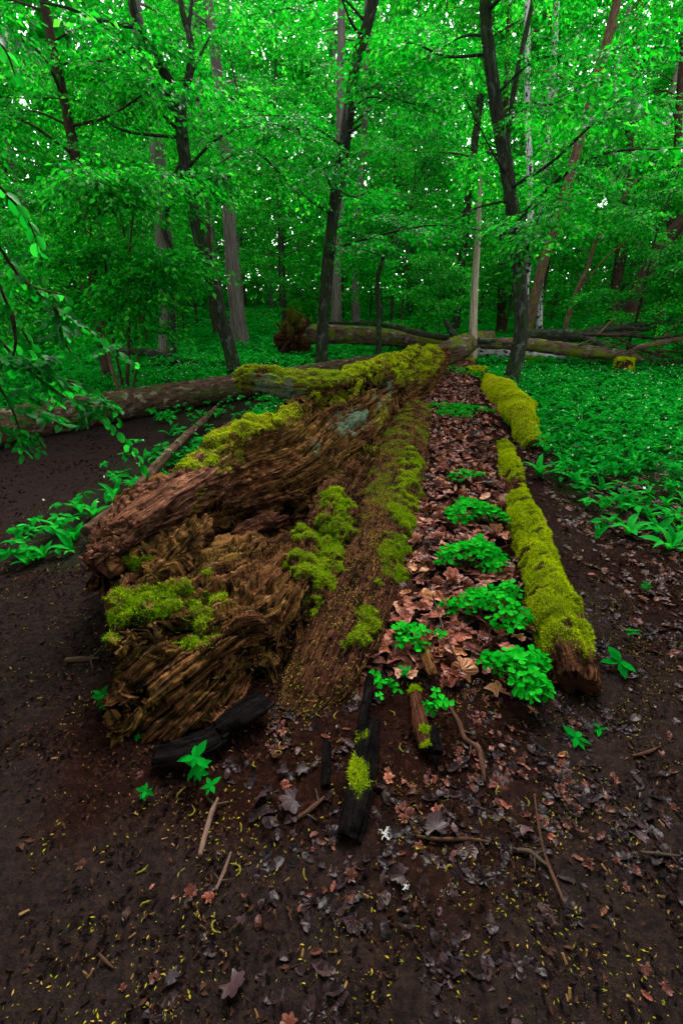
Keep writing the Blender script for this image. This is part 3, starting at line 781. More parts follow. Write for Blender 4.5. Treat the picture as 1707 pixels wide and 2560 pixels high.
# ---- mouldered floor of the trough
rows = [(760,1330,1800,-.06), (820,1370,1700,-.01), (900,1370,1590,.03), (940,1345,1480,.05), (970,1320,1350,.07), (1000,1300,1220,.085), (1015,1290,1120,.10), (1030,1260,1030,.13), (1050,1225,970,.16), (1080,1205,925,.18), (1105,1195,900,.19), (1110,1200,880,.1)]
A = np.array([[PZ(l + (r_ - l) * k, y, z) for k in np.linspace(0, 1, 6)] for l, r_, y, z in rows])
A[:, 0, 2] -= .05; A[:, -1, 2] -= .07
A = catmull(A, 200); A = np.swapaxes(catmull(np.swapaxes(A, 0, 1), 90), 0, 1)
A[..., 2] += .018 * fbm(A[..., 0] * 5, A[..., 1] * 5, 2, 3) + .007 * fbm(A[..., 0] * 22, A[..., 1] * 22, 2, 3)
TP = A; TN = grid_normals(TP, False); TN = np.where(TN[..., 2:] < 0, -TN, TN)
part('trough_floor', TP.reshape(-1, 3), grid_faces(*TP.shape[:2]), m, log, None, dict(green=np.zeros(TP.shape[:2]), humus=np.ones(TP.shape[:2])))
SPECK_SURF.append((TP, TN, 1.4))
# ---- the butt of the log going on under the crossing trunks
V, F, uv = tube([PZ(1085,900,.25), PY(1140,872,9.3), PY(1190,852,11.0), PY(1225,842,12.2)], [.24, .20, .17, .13], 24, 90, .25, 3.0, 4, .02)
part('far_trunk', V, F, G['bark_mossy'], log, uv)

# ================================================================== FALLEN TRUNKS
def fallen(name, label, cat, pts, rad, mat, nseg=26, nu=None, lump=.12, seed=0., lf=3., stubs=(), group=None, parts=('trunk', 'stub')):
    pts = [np.asarray(p, float) for p in pts]
    b = pts[0].copy(); b[2] = 0
    t = thing(name, label, cat, b, group)
    V, F, uv = tube(pts, rad, int(nseg * 1.5), int((nu or len(pts) * 14) * 1.5), lump, seed, lf, rad[1] * .06)
    part(parts[0], V, F, mat, t, uv)
    for sp, sr in stubs:
        V, F, uv = tube(sp, sr, 8, len(sp) * 6, .2, seed + 1, 5)
        part(parts[1], V, F, mat, t, uv)
    return t
# long dark log across the left, behind the path
a, b, c, e = PZ(-160, 1120, .18), PZ(60, 1058, .17), PZ(420, 995, .17), PZ(700, 952, .17)
f_, g_ = PZ(850, 924, .17), PZ(985, 902, .17)
fallen('fallen_tree', 'long straight fallen trunk with rough brown bark lying behind the path on the left', 'fallen tree', [a, b, c, e, f_, g_], [.19, .19, .18, .17, .165, .15], G['bark_log'], 30, 160, .10, 1.0, 6)
# uprooted trunk with its root plate
Y0 = 11.2
ut = [PY(742, 838, Y0), PY(820, 836, Y0), PY(940, 842, Y0 + .1), PY(1090, 856, Y0 + .3), PY(1200, 866, Y0 + .5), PY(1330, 880, Y0 + .7)]
up = fallen('uprooted_tree', 'uprooted trunk with a torn root plate, mossy bark, lying behind the rotten log', 'fallen tree', ut, [.21, .19, .18, .165, .15, .11], G['bark_mossy'], 26, 110, .10, 2.0, 4)
rc = PY(738, 850, Y0)
rp_acc = Acc()
th_, ph_ = np.meshgrid(np.linspace(0, 2 * np.pi, 60, endpoint=False), np.linspace(.05, np.pi - .05, 34), indexing='xy')
D = np.stack([np.sin(ph_) * np.cos(th_), np.sin(ph_) * np.sin(th_), np.cos(ph_)], -1)
rr = .9 + .95 * fbm(D[..., 0] * 2.6 + 3, D[..., 1] * 2, D[..., 2] * 2, 4) + .12 * fbm(D[..., 0] * 9, D[..., 1] * 9, D[..., 2] * 9, 2)
P = rc + D * rr[..., None] * np.array([.30, .32, .60])
part('root_plate', P.reshape(-1, 3), grid_faces(34, 60, True), G['wood_dark'], up, np.stack([th_ * .3, ph_ * .4], -1).reshape(-1, 2), dict(moss=sstep(.25, .7, D[..., 2] + .6 * fbm(D[..., 0] * 3, D[..., 1] * 3, 1, 2)).ravel() * .7, lichen=np.zeros(th_.size)))
for k in range(28):
    dv = unit(rng.normal(size=3) * np.array([.8, .7, 1.0]) + np.array([-.5, -.2, .1]))
    L = .3 + .35 * rng.random()
    q = [rc + dv * .15, rc + dv * L * .6 + rng.normal(size=3) * .04, rc + dv * L + rng.normal(size=3) * .08 + np.array([0, 0, -.06])]
    q[-1][2] = max(q[-1][2], .03)
    V, F, uv = tube(q, [.06, .04, .012], 7, 14, .3, k * 1.0, 6)
    part('root', V, F, G['wood_dark'] if k % 3 else G['twig'], up, uv, dict(moss=np.zeros(len(V)), lichen=np.zeros(len(V))))
q = [rc + np.array([0, 0, .25]), PY(752, 795, Y0), PY(745, 782, Y0)]
V, F, uv = tube(q, [.12, .07, .03], 9, 16, .35, 3.0, 6); part('root', V, F, G['bark_mossy'], up, uv)
q = [rc + np.array([0, 0, -.2]), PY(746, 878, Y0), PY(740, 903, Y0)]
V, F, uv = tube(q, [.19, .13, .07], 10, 18, .35, 4.0, 6); part('root', V, F, G['wood_dark'], up, uv, dict(moss=np.zeros(len(V)), lichen=np.zeros(len(V))))
# pale trunk and mossy trunk to the right, thin pole on top
fallen('fallen_tree', 'pale birch-barked fallen trunk lying low behind the dark leaning tree', 'fallen tree', [PY(1180, 872, 10.6), PY(1270, 880, 10.5), PY(1370, 886, 10.5), PY(1440, 890, 10.6)], [.15, .165, .15, .10], G['bark_birch'], 20, 60, .12, 5.0, 4)
fallen('fallen_tree', 'slim mossy fallen trunk pointing right beside the branch tangle', 'fallen tree', [PY(1200, 858, 10.2), PY(1320, 862, 9.9), PY(1450, 878, 9.6), PY(1560, 890, 9.4), PY(1600, 900, 9.4)], [.10, .125, .12, .10, .05], G['bark_mossy'], 18, 80, .15, 6.0, 4)
fallen('fallen_branch', 'long thin dead pole resting along the uprooted trunk', 'branch', [PY(820, 806, 11.0), PY(960, 812, 10.8), PY(1060, 836, 10.5), PY(1150, 848, 10.2), PY(1280, 858, 10.0)], [.03, .05, .06, .06, .05], G['bark_dark'], 9, 60, .2, 7.0, 4,
       [([PY(1140, 845, 10.2), PY(1122, 820, 10.2), PY(1112, 800, 10.2)], [.07, .06, .04]), ([PY(1085, 836, 10.4), PY(1180, 860, 9.9), PY(1165, 880, 9.8), PY(1150, 905, 9.8)], [.03, .025, .02, .01])], parts=('pole', 'stub'))
fallen('fallen_branch', 'heavy dark bough arching over the fallen trunks on the right', 'branch', [PY(1300, 836, 10.8), PY(1400, 838, 10.4), PY(1450, 840, 10.2), PY(1500, 825, 10.1), PY(1580, 815, 10.2), PY(1680, 802, 10.4)], [.10, .12, .11, .08, .06, .02], G['bark_dark'], 14, 80, .2, 8.0, 4,
       [([PY(1450, 840, 10.2), PY(1490, 858, 9.9), PY(1520, 872, 9.7)], [.08, .06, .03]), ([PY(1470, 836, 10.1), PY(1560, 836, 10.0), PY(1640, 848, 9.9)], [.06, .05, .02]), ([PY(1560, 818, 10.1), PY(1620, 822, 9.9), PY(1690, 790, 9.9)], [.05, .03, .01])], parts=('bough', 'side_branch'))
fallen('fallen_branch', 'mossy curved branch rising from the right end of the tangle', 'branch', [PY(1560, 892, 9.3), PY(1600, 868, 9.2), PY(1660, 855, 9.2), PY(1740, 838, 9.2)], [.05, .055, .05, .02], G['bark_mossy'], 10, 40, .2, 9.0, 4)
# tangle of dead sticks
for k in range(34):
    x0, y0 = rng.uniform(1420, 1720), rng.uniform(835, 905)
    Yk = rng.uniform(9.2, 11.2)
    an = rng.choice([-.5, -.25, .1, .35, .6]) + rng.normal() * .15
    Lp = rng.uniform(60, 190)
    p0 = PY(x0, y0, Yk); p0[2] = max(p0[2], .05)
    p1 = PY(x0 + Lp * .5 * math.cos(an), y0 - Lp * .5 * math.sin(an) + rng.normal() * 5, Yk + rng.normal() * .2)
    p2 = PY(x0 + Lp * math.cos(an), y0 - Lp * math.sin(an) + rng.normal() * 8, Yk + rng.normal() * .4)
    for q in (p1, p2): q[2] = max(q[2], .06)
    r0 = rng.uniform(.012, .028)
    t_ = thing('dead_stick', 'thin dead stick in the branch tangle at the right', 'stick', (p0[0], p0[1], 0), 'dead sticks of the branch tangle')
    V, F, uv = tube([p0, p1, p2], [r0, r0 * .8, r0 * .3], 6, 12, .2, k, 5)
    part('stem', V, F, G['twig'] if k % 3 else G['bark_pink'], t_, uv)
    s0 = (p1 + p2) / 2; s1 = s0 + (p2 - p1) * .4 + rng.normal(size=3) * .15; s1[2] = max(s1[2], .05)
    V, F, uv = tube([s0, (s0 + s1) / 2 + rng.normal(size=3) * .02, s1], [r0 * .5, r0 * .4, r0 * .15], 5, 7)
    part('side_twig', V, F, G['twig'], t_, uv)
# left: arched fallen branch and bits
fallen('fallen_branch', 'dark arched fallen branch leaning at the grey trunk foot on the left', 'branch', [PY(285, 882, 10.3), PY(330, 877, 10.3), PY(400, 888, 10.3), PY(460, 905, 10.2), PY(530, 908, 10.2), PY(570, 902, 10.3)], [.05, .085, .09, .08, .06, .03], G['bark_dark'], 12, 60, .2, 12., 4)
fallen('fallen_branch', 'greyish pole lying on the herbs between path and rotten log', 'branch', [PZ(215, 1330, .10), PZ(330, 1235, .12), PZ(430, 1125, .12), PZ(500, 1060, .10), PZ(540, 1020, .06)], [.035, .04, .04, .04, .025], G['bark_log'], 12, 60, .12, 14., 4)
# stumps
def stump(label, c, r, h, seed, mossy=.5, top=None):
    t = thing('stump', label, 'stump', (c[0], c[1], 0))
    st_ = [[np.array([c[0] + math.cos(a) * r * k, c[1] + math.sin(a) * r * k, z]) for a in np.linspace(0, 2 * np.pi, 12, endpoint=False)] for z, k in ((-.05, 1.35), (h * .2, 1.1), (h * .6, .95), (h * .95, .85), (h, .55))]
    L = Loft(st_, 70, 60)
    L.push(.25 * r * fbm(np.cos(L.a * 6.283) * 2 + seed, np.sin(L.a * 6.283) * 2, L.u * 3, 3) + .08 * r * fbm(L.P[..., 0] * 18, L.P[..., 1] * 18, L.P[..., 2] * 6, 2))
    ms = sstep(.1, .5, L.N[..., 2] + .6 * fbm(L.P[..., 0] * 5 + seed, L.P[..., 1] * 5, L.P[..., 2] * 5, 3) + mossy - .5)
    V, F, uv = L.mesh_data()
    w = part('stump_wood', V, F, G['wood_dark'], t, uv, dict(moss=L.ext(ms * .8), lichen=L.ext(ms * 0)))
    add_moss(w, L.P, L.N, ms, 4000, .03, .008, G['moss'], .3, .7)
stump('small mossy stump at the far end of the leaf-filled trough', PZ(1185, 962), .17, .28, 2., .55)
stump('low mossy stump behind the rotten log beside the dead snag', PZ(1168, 925), .14, .22, 5., .6)
stump('dark rotten stump among herbs on the right', PZ(1552, 938), .16, .30, 8., .6)
stump('yellow mossy lump in the herbs behind the dark leaning tree', PZ(1325, 912), .22, .16, 11., .9)

# ================================================================== TREES
SPRAY = []
for var in range(4):
    r_ = np.random.default_rng(50 + var)
    pos, dr, sz = [], [], []
    def shoot(o, ang, L, n, s0):
        ca, sa = math.cos(ang), math.sin(ang)
        for i in range(n):
            tt = (i + .6) / n
            p = np.array([o[0] + ca * L * tt, o[1] + sa * L * tt, 0]); sd_ = 1 if i % 2 else -1
            la = ang + sd_ * (.95 - .5 * tt) + r_.normal() * .15
            pos.append(p); dr.append([math.cos(la), math.sin(la), -.25 - .35 * r_.random()]); sz.append(s0 * (.8 + .4 * r_.random()))
    shoot((0, 0), 0, 1, 11, .125)
    for i, tt in enumerate((.14, .28, .42, .56, .7, .82)):
        shoot((tt, 0), (1 if i % 2 else -1) * (.85 + r_.normal() * .1), .55 * (1.1 - tt) + .08, 5 if tt < .6 else 3, .115)
    pos = np.array(pos); pos[:, 2] = -.28 * pos[:, 0] ** 2 - .12 * pos[:, 1] ** 2 + r_.normal(size=len(pos)) * .02
    SPRAY.append((pos, np.array(dr), np.array(sz)))
def spray_leaves(o, ax, size, up=None, tmpl=LEAF4, tris=LEAF4_T, r_=None, jit=.4, ls=1.0):
    """o origins, ax axis directions, size lengths of twigs -> leaf mesh arrays"""
    r_ = r_ or rng
    Vs, Fs, Ts, n0 = [], [], [], 0
    which = r_.integers(0, 4, len(o))
    for w in range(4):
        k = which == w
        if not k.any(): continue
        pos, dr, sz = SPRAY[w]
        oo, aa, ss = o[k], unit(ax[k]), size[k]
        U0 = unit(np.array([0, 0, 1.0]) + .35 * r_.normal(size=aa.shape))
        Sd = unit(np.cross(U0, aa)); Uu = np.cross(aa, Sd)
        M = len(oo); n = len(pos)
        P = oo[:, None] + ss[:, None, None] * (pos[None, :, 0:1] * aa[:, None] + pos[None, :, 1:2] * Sd[:, None] + pos[None, :, 2:3] * Uu[:, None])
        D = unit(dr[None, :, 0:1] * aa[:, None] + dr[None, :, 1:2] * Sd[:, None] + dr[None, :, 2:3] * Uu[:, None] + .18 * r_.normal(size=(M, n, 3)))
        Nn = Uu[:, None] + jit * r_.normal(size=(M, n, 3))
        Lz = ss[:, None] * sz[None] * ls
        keep = r_.random((M, n)) < .93
        V, F, kk = leaves(P[keep], D[keep], unit(Nn[keep]), Lz[keep], tmpl, tris)
        tint = np.repeat(np.clip(.45 + .27 * r_.normal(size=int(keep.sum())), 0, 1), kk)
        Vs.append(V); Fs.append(F + n0); Ts.append(tint); n0 += len(V)
    return np.concatenate(Vs), np.concatenate(Fs), np.concatenate(Ts)
def make_branches(trunk_pts, trunk_r, n, z0, z1, L0, L1, r_, rise=.25, spr=(8, 14), ssz=(.5, .85), az=None):
    """returns branch tubes (Acc) and spray placements along them"""
    acc = Acc(); O, AX, SZ = [], [], []
    C = catmull(trunk_pts, 80); rad = np.interp(np.linspace(0, 1, 80), np.linspace(0, 1, len(trunk_r)), trunk_r)
    zs = C[:, 2]
    for i in range(n):
        z = z0 + (z1 - z0) * ((i + r_.random()) / n)
        k = int(np.argmin(np.abs(zs - z)))
        a = r_.uniform(0, 2 * np.pi) if az is None else r_.choice(az) + r_.normal() * .5
        L = r_.uniform(L0, L1) * (1 - .35 * (z - z0) / max(z1 - z0, .1))
        d = np.array([math.cos(a), math.sin(a), 0])
        p0 = C[k]; bend = r_.normal() * .5
        d2 = np.array([math.cos(a + bend), math.sin(a + bend), 0])
        pts = [p0, p0 + d * L * .3 + np.array([0, 0, rise * L * .35]), p0 + d * L * .55 + d2 * L * .1 + np.array([0, 0, rise * L * .5]), p0 + d * L * .6 + d2 * L * .4 + np.array([0, 0, rise * L * .38])]
        pts = np.array(pts) + r_.normal(size=(4, 3)) * .04 * L * np.array([[0], [1], [1], [1]])
        br = min(rad[k] * .4, .008 * L + .006)
        V, F, uv = tube(pts, [br, br * .75, br * .45, br * .15], 6, 13, .15, i, 4); acc.add(V, F, uv)
        cc = catmull(pts, 40)
        ns = int(r_.integers(spr[0], spr[1] + 1))
        for j in range(ns):
            tt = .22 + .78 * (j + r_.random()) / ns
            q = cc[min(39, int(tt * 39))]; tang = unit(cc[min(39, int(tt * 39) + 1)] - cc[max(0, int(tt * 39) - 1)])
            side = (1 if j % 2 else -1) * r_.uniform(.5, 1.1) if j < ns - 1 else 0
            ca, sa = math.cos(side), math.sin(side)
            ax = np.array([tang[0] * ca - tang[1] * sa, tang[0] * sa + tang[1] * ca, tang[2] * .5 - .05 + .15 * r_.normal()])
            O.append(q); AX.append(ax); SZ.append(r_.uniform(*ssz) * (1.0 if tt > .35 else .75))
            if r_.random() < .5:      # a second layer hanging a little lower
                O.append(q + np.array([0, 0, -.05])); AX.append(ax + r_.normal(size=3) * np.array([.5, .5, .15])); SZ.append(r_.uniform(*ssz) * .8)
    return acc, np.array(O), np.array(AX), np.array(SZ)
def tree(name, label, px, wpx, mat, Y=None, ext=4.0, base_z=0.0, crown=None, seed=0, forks=(), twigs=(), group=None, flare=1.5, dY=0.0, lump=.10):
    """px: trunk line seen in the photograph from foot to top of the frame; Y the distance"""
    r_ = np.random.default_rng(900 + seed)
    if Y is None:
        foot = PZ(*px[0], base_z); Y = float(foot[1])
    else:
        foot = PY(*px[0], Y); foot[2] = base_z
    pts = [foot] + [PY(x, y, Y + dY * (i + 1) / len(px)) for i, (x, y) in enumerate(px[1:])]
    foot[2] = float(gz(foot[0], foot[1]))
    dirn = unit(pts[-1] - pts[-2] + np.array([0, 0, .4])) if ext else None
    w0, w1 = px_m(wpx[0], pts[0]) / 2, px_m(wpx[1], pts[-1]) / 2
    npt = len(pts)
    rad = list(np.linspace(w0, w1, npt))
    if ext:
        pts += [pts[-1] + dirn * ext * .5, pts[-1] + dirn * ext]; rad += [w1 * .75, w1 * .35]
    t = thing(name, label, 'tree', foot, group)
    # flared foot
    p_fl = pts[0] + (pts[1] - pts[0]) * min(.25, .35 / max(np.linalg.norm(pts[1] - pts[0]), .1))
    pp = [pts[0] - np.array([0, 0, .12]), pts[0], p_fl] + pts[1:]; rd = [w0 * flare * 1.15, w0 * flare, w0 * 1.08] + rad[1:]
    big_ = seed in (1, 2, 3)
    V, F, uv = tube(pp, rd, 24 if big_ else 14, len(pp) * (20 if big_ else 9), lump, seed * 1.7, 2.5, w0 * .05)
    trunk = part('trunk', V, F, mat, t, uv)
    for fp, fr in forks:
        q = [PY(x, y, Y + dy) for x, y, dy in fp]
        V, F, uv = tube(q, [px_m(w, q[0]) / 2 for w in fr], 12, len(q) * 12, .1, seed + 3, 3)
        part('limb', V, F, mat, t, uv)
    for fp, fr in twigs:
        q = [PY(x, y, Y + dy) for x, y, dy in fp]
        V, F, uv = tube(q, [px_m(w, q[0]) / 2 for w in fr], 7, len(q) * 8, .15, seed + 5, 4)
        part('branch', V, F, mat, t, uv)
    if crown:
        acc, O, AX, SZ = make_branches(np.array(pts), rad, r_=r_, **crown)
        V, F, uv, _ = acc.get(); part('branches', V, F, mat if mat is not G['bark_birch'] else G['twig'], t, uv)
        V, F, tt = spray_leaves(O, AX, SZ, r_=r_)
        part('crown', V, F, G['leaf'], t, None, dict(tint=tt), False)
    return t
TREE_SPOTS = []
dk = G['bark_dark']
cr = lambda n, z0, z1, L0=1.6, L1=3.2, **k: dict(n=n, z0=z0, z1=z1, L0=L0, L1=L1, **k)
tree('hornbeam_tree', 'dark lichen-spotted tree forking high, left of the rotten log', [(590, 938), (568, 850), (535, 725), (498, 590), (468, 440), (452, 300), (452, 255)], (32, 26), dk, ext=0, crown=cr(13, 2.7, 5.2), seed=1, flare=1.2,
     forks=[([(452, 262, 0), (425, 205, 0), (385, 140, -.1), (340, 40, -.2), (318, -60, -.3), (290, -200, -.4)], (26, 24, 20, 18, 16, 8)), ([(453, 268, 0), (472, 200, .1), (478, 110, .2), (455, 20, .2), (440, -120, .3)], (24, 20, 16, 13, 6)), ([(474, 190, .1), (500, 140, .3), (525, 90, .5)], (10, 7, 4)), ([(472, 70, .2), (480, 0, .3), (485, -100, .4)], (10, 8, 5))],
     twigs=[([(345, 65, -.2), (300, 62, -.5), (230, 45, -.8), (170, 20, -1.0), (100, 5, -1.2)], (12, 10, 8, 6, 4)), ([(455, 395, 0), (420, 470, -.3), (365, 500, -.6)], (8, 6, 3)), ([(440, 320, 0), (400, 280, -.3), (370, 262, -.5), (330, 250, -.8)], (8, 6, 4, 3))])
tree('hornbeam_tree', 'dark slender tree leaning right, behind the middle of the rotten log', [(803, 928), (808, 800), (820, 650), (838, 500), (858, 380), (872, 280), (895, 140), (932, 0)], (29, 27), dk, crown=cr(16, 2.0, 6.0), seed=2, flare=1.3,
     twigs=[([(862, 330, 0), (885, 325, -.2), (903, 310, -.3)], (8, 7, 4)), ([(880, 230, 0), (930, 220, -.4), (1000, 250, -.8), (1040, 262, -1)], (7, 6, 4, 2)), ([(905, 90, 0), (880, 60, -.3), (855, 0, -.5)], (8, 6, 4))])
tree('hornbeam_tree', 'dark tree with mossy curved foot standing right of the rotten log', [(1272, 962), (1292, 890), (1302, 820), (1298, 700), (1288, 580), (1265, 420), (1240, 270), (1222, 130), (1212, -10)], (36, 26), dk, crown=cr(17, 1.8, 6.0), seed=3, flare=1.35,
     twigs=[([(1262, 400, 0), (1282, 240, .3), (1305, 120, .5), (1325, 30, .7), (1340, -60, .9)], (14, 14, 13, 11, 8)), ([(1268, 440, 0), (1230, 380, -.4), (1160, 240, -.8)], (6, 4, 2)), ([(1275, 500, 0), (1190, 520, -.3), (1120, 560, -.6)], (7, 4, 2))])
V, F, uv = None, None, None
tree('dead_snag', 'thin pale dead snag with pointed broken top beside the log end', [(1180, 915), (1183, 800), (1187, 690), (1194, 600), (1197, 530), (1199, 480), (1201, 432)], (21, 3), G['bark_pale'], ext=0, crown=None, seed=4, flare=1.1)
tree('leaning_tree', 'slim pinkish-barked tree leaning right, mossy at its foot', [(1312, 838), (1345, 705), (1372, 610), (1405, 510), (1440, 380), (1475, 250), (1512, 115), (1545, -10)], (22, 21), G['bark_pink'], Y=13.0, crown=cr(10, 4.5, 9, 1.5, 3.0), seed=5, flare=1.2)
tree('birch_tree', 'white mottled birch just right of the dark mossy-footed tree', [(1308, 850), (1312, 740), (1322, 620), (1325, 500), (1320, 320), (1318, 180), (1318, 0)], (17, 13), G['bark_birch'], Y=15.0, crown=cr(8, 5, 11, 1.5, 3.0), seed=6, flare=1.2)
tree('birch_tree', 'second thinner birch between white birch and pinkish leaning tree', [(1345, 850), (1352, 600), (1362, 430), (1375, 250), (1385, 120), (1392, 0)], (15, 13), G['bark_birch'], Y=16.0, crown=cr(8, 5, 11, 1.5, 3.0), seed=7, flare=1.2)
tree('large_oak', 'thick grey furrowed trunk, the leftmost of the two big grey trees', [(424, 918), (420, 800), (412, 640), (402, 480), (388, 330), (360, 150), (335, 0)], (42, 28), G['bark_grey'], Y=11.6, crown=cr(12, 4, 9, 1.8, 3.5), seed=8, flare=1.35)
tree('hornbeam_tree', 'dark thin tree standing right against the leftmost big grey trunk', [(432, 930), (430, 820), (428, 700), (428, 630), (410, 560), (440, 470)], (22, 8), dk, Y=10.6, ext=0, crown=cr(6, 2.8, 4.5, 1.0, 2.0), seed=9, flare=1.3)
tree('large_beech', 'pale smooth grey trunk with flared foot behind the forked tree', [(606, 884), (592, 780), (582, 680), (574, 560), (566, 430), (553, 280), (535, 100), (522, 0)], (38, 20), G['bark_grey'], Y=13.5, crown=cr(12, 4, 10, 1.8, 3.5), seed=10, flare=1.45)
tree('hornbeam_tree', 'brown leaning trunk furthest left beyond the fallen trunk', [(272, 952), (255, 840), (240, 740), (222, 600), (200, 460), (172, 300), (140, 150), (120, 50)], (24, 20), G['twig'], crown=cr(10, 2.9, 5.2, 1.4, 2.6), seed=11, flare=1.3)
tree('sapling', 'thin dark crooked sapling with a hooked stub behind the uprooted trunk', [(946, 888), (947, 800), (944, 700), (960, 640), (985, 585), (1010, 565)], (13, 5), dk, Y=10.4, ext=0, crown=cr(8, 1.5, 3.2, .8, 1.6), seed=12, flare=1.2,
     twigs=[([(948, 800, 0), (952, 780, 0), (956, 772, 0), (950, 764, 0), (945, 770, 0)], (10, 9, 7, 6, 4)), ([(1008, 565, 0), (1060, 590, -.2), (1110, 605, -.4)], (4, 3, 2))])
tree('grey_tree', 'grey trunk seen through leaves behind the middle dark tree', [(838, 900), (840, 800), (843, 640), (848, 520), (850, 350), (852, 150), (854, 0)], (26, 18), G['bark_grey'], Y=15.5, crown=cr(9, 5, 10, 1.8, 3.2), seed=13)
tree('grey_tree', 'short visible grey trunk right of the middle dark tree, far back', [(890, 860), (888, 700), (892, 600), (897, 500), (910, 350), (915, 100)], (18, 13), G['bark_grey'], Y=19.0, crown=cr(8, 5, 11, 1.8, 3.2), seed=14)
tree('leaning_tree', 'heavy dark trunk leaning far right at the right edge', [(1560, 830), (1590, 740), (1628, 660), (1665, 600), (1715, 540), (1790, 440)], (40, 30), G['twig'], Y=14.5, crown=cr(8, 3.5, 6, 1.5, 3.0), seed=15, flare=1.2)
tree('dark_tree', 'dark upright trunk left of the leaning trunk on the right', [(1528, 830), (1535, 740), (1548, 640), (1560, 500), (1575, 300), (1590, 100)], (24, 17), G['twig'], Y=16.0, crown=cr(9, 4, 9, 1.5, 3.0), seed=16)
tree('dark_tree', 'pair-like dark trunk behind the pinkish leaning tree foot', [(1252, 835), (1253, 740), (1254, 660), (1258, 500), (1262, 300)], (22, 14), G['twig'], Y=17.0, crown=cr(8, 4, 9, 1.5, 3.0), seed=17)
tree('thin_tree', 'thin bare brown stem leaning right over the branch tangle', [(1408, 845), (1420, 790), (1445, 720), (1468, 670), (1490, 600), (1540, 520), (1590, 450)], (12, 5), G['bark_pink'], Y=12.0, ext=0, crown=cr(6, 2.5, 4.2, .8, 1.6), seed=18, twigs=[([(1440, 735, 0), (1475, 690, -.2), (1520, 640, -.4), (1580, 590, -.6)], (6, 5, 4, 2))])
tree('dark_tree', 'dark trunk at far right behind the leaning trunk', [(1650, 800), (1665, 700), (1672, 600), (1690, 400), (1700, 200)], (20, 14), G['twig'], Y=15.0, crown=cr(10, 2.5, 8, 1.5, 3.0), seed=19)
tree('dark_tree', 'small dark trunk pair between the forked tree and pale grey trunk', [(545, 872), (540, 820), (530, 770), (528, 700), (520, 560)], (16, 10), G['twig'], Y=15.0, ext=2, crown=cr(8, 2.5, 6, 1.5, 2.6), seed=20)
for i, (pp, w) in enumerate([([(318, 985), (322, 860), (322, 740), (326, 620), (340, 480)], 9), ([(303, 990), (280, 920), (262, 840), (235, 760), (190, 690)], 9), ([(330, 990), (345, 900), (350, 800), (330, 650)], 7), ([(312, 985), (285, 860), (270, 760), (262, 640), (240, 500)], 7)]):
    tree('sapling', ['upright thin stem of the sapling clump behind the left fallen trunk', 'brown stem leaning left from the sapling clump behind the left fallen trunk', 'shortest right stem of the sapling clump behind the left fallen trunk', 'thin pale stem bending left in the sapling clump behind the left fallen trunk'][i], pp, (w, 3), G['twig'] if i != 1 else G['bark_pink'], ext=0, crown=cr(8, .8, 3.2, .7, 1.5) if i != 1 else None, seed=30 + i, flare=1.1)

# ---- slender trees far back, and leafy saplings: one of a kind built, then copied
def copy_tree(root, loc, rz, sc, label=None):
    c = root.copy(); COL.objects.link(c); c.location = loc; c.rotation_euler = (0, 0, rz); c.scale = (sc, sc, sc)
    if label: c['label'] = label
    for ch in root.children:
        k = ch.copy(); COL.objects.link(k); k.parent = c
    return c
def proto_sapling(H, n, z0, L0, L1, seed, r0, mat, name, label, group, spr=(8, 13), ssz=(.5, .85), ls=1.0):
    r_ = np.random.default_rng(seed)
    pts = [np.array([0, 0, -.1]), np.array([.04, .02, H * .3]), np.array([-.05 * H * .2, .1, H * .65]), np.array([.1, .05 * H, H])]
    t = thing(name, label, 'tree', (0, 0, 0), group)
    rad = [r0 * 1.2, r0, r0 * .7, r0 * .2]
    V, F, uv = tube(pts, rad, 9, 40, .12, seed, 2.5); part('trunk', V, F, mat, t, uv)
    acc, O, AX, SZ = make_branches(np.array(pts), rad, n, z0, H * .97, L0, L1, r_, spr=spr, ssz=ssz)
    V, F, uv, _ = acc.get(); part('branches', V, F, G['twig'], t, uv)
    V, F, tt = spray_leaves(O, AX, SZ, r_=r_, ls=ls); part('crown', V, F, G['leaf'], t, None, dict(tint=tt), False)
    return t
sg, bg = 'leafy saplings filling the background', 'tall slender trees deep in the wood'
sl, bl_ = 'leafy young tree filling the green background', 'tall slender tree deep in the green wood'
saps = [proto_sapling(4.5, 22, .5, .9, 2.0, 300, .03, G['twig_green'], 'young_tree', sl, sg),
        proto_sapling(5.5, 24, .7, 1.1, 2.3, 301, .035, G['twig_green'], 'young_tree', sl, sg),
        proto_sapling(6.5, 26, 1.2, 1.2, 2.4, 302, .04, G['twig_green'], 'young_tree', sl, sg),
        proto_sapling(3.0, 16, .25, .6, 1.4, 303, .02, G['twig_green'], 'young_tree', sl, sg)]
talls = [proto_sapling(15, 30, 4.5, 1.6, 3.4, 310, .12, G['bark_dark'], 'slender_tree', bl_, bg, ssz=(.7, 1.2), ls=.9),
         proto_sapling(17, 30, 6.0, 1.8, 3.6, 311, .15, G['bark_grey'], 'slender_tree', bl_, bg, ssz=(.7, 1.2), ls=.9)]
r_ = np.random.default_rng(77)
def ok_spot(x, y, dmin):
    for (a, b) in TREE_SPOTS:
        if (a - x) ** 2 + (b - y) ** 2 < dmin ** 2: return False
    return True
shade_canopy = proto_sapling(9.5, 46, 5.2, 2.2, 4.2, 320, .16, G['bark_dark'], 'shade_tree', 'unseen tree added behind the viewer, its crown shading the foreground', 'unseen trees added to shade the foreground', ssz=(.7, 1.1))  # dense crown out of view, added to darken the foreground
first = dict()
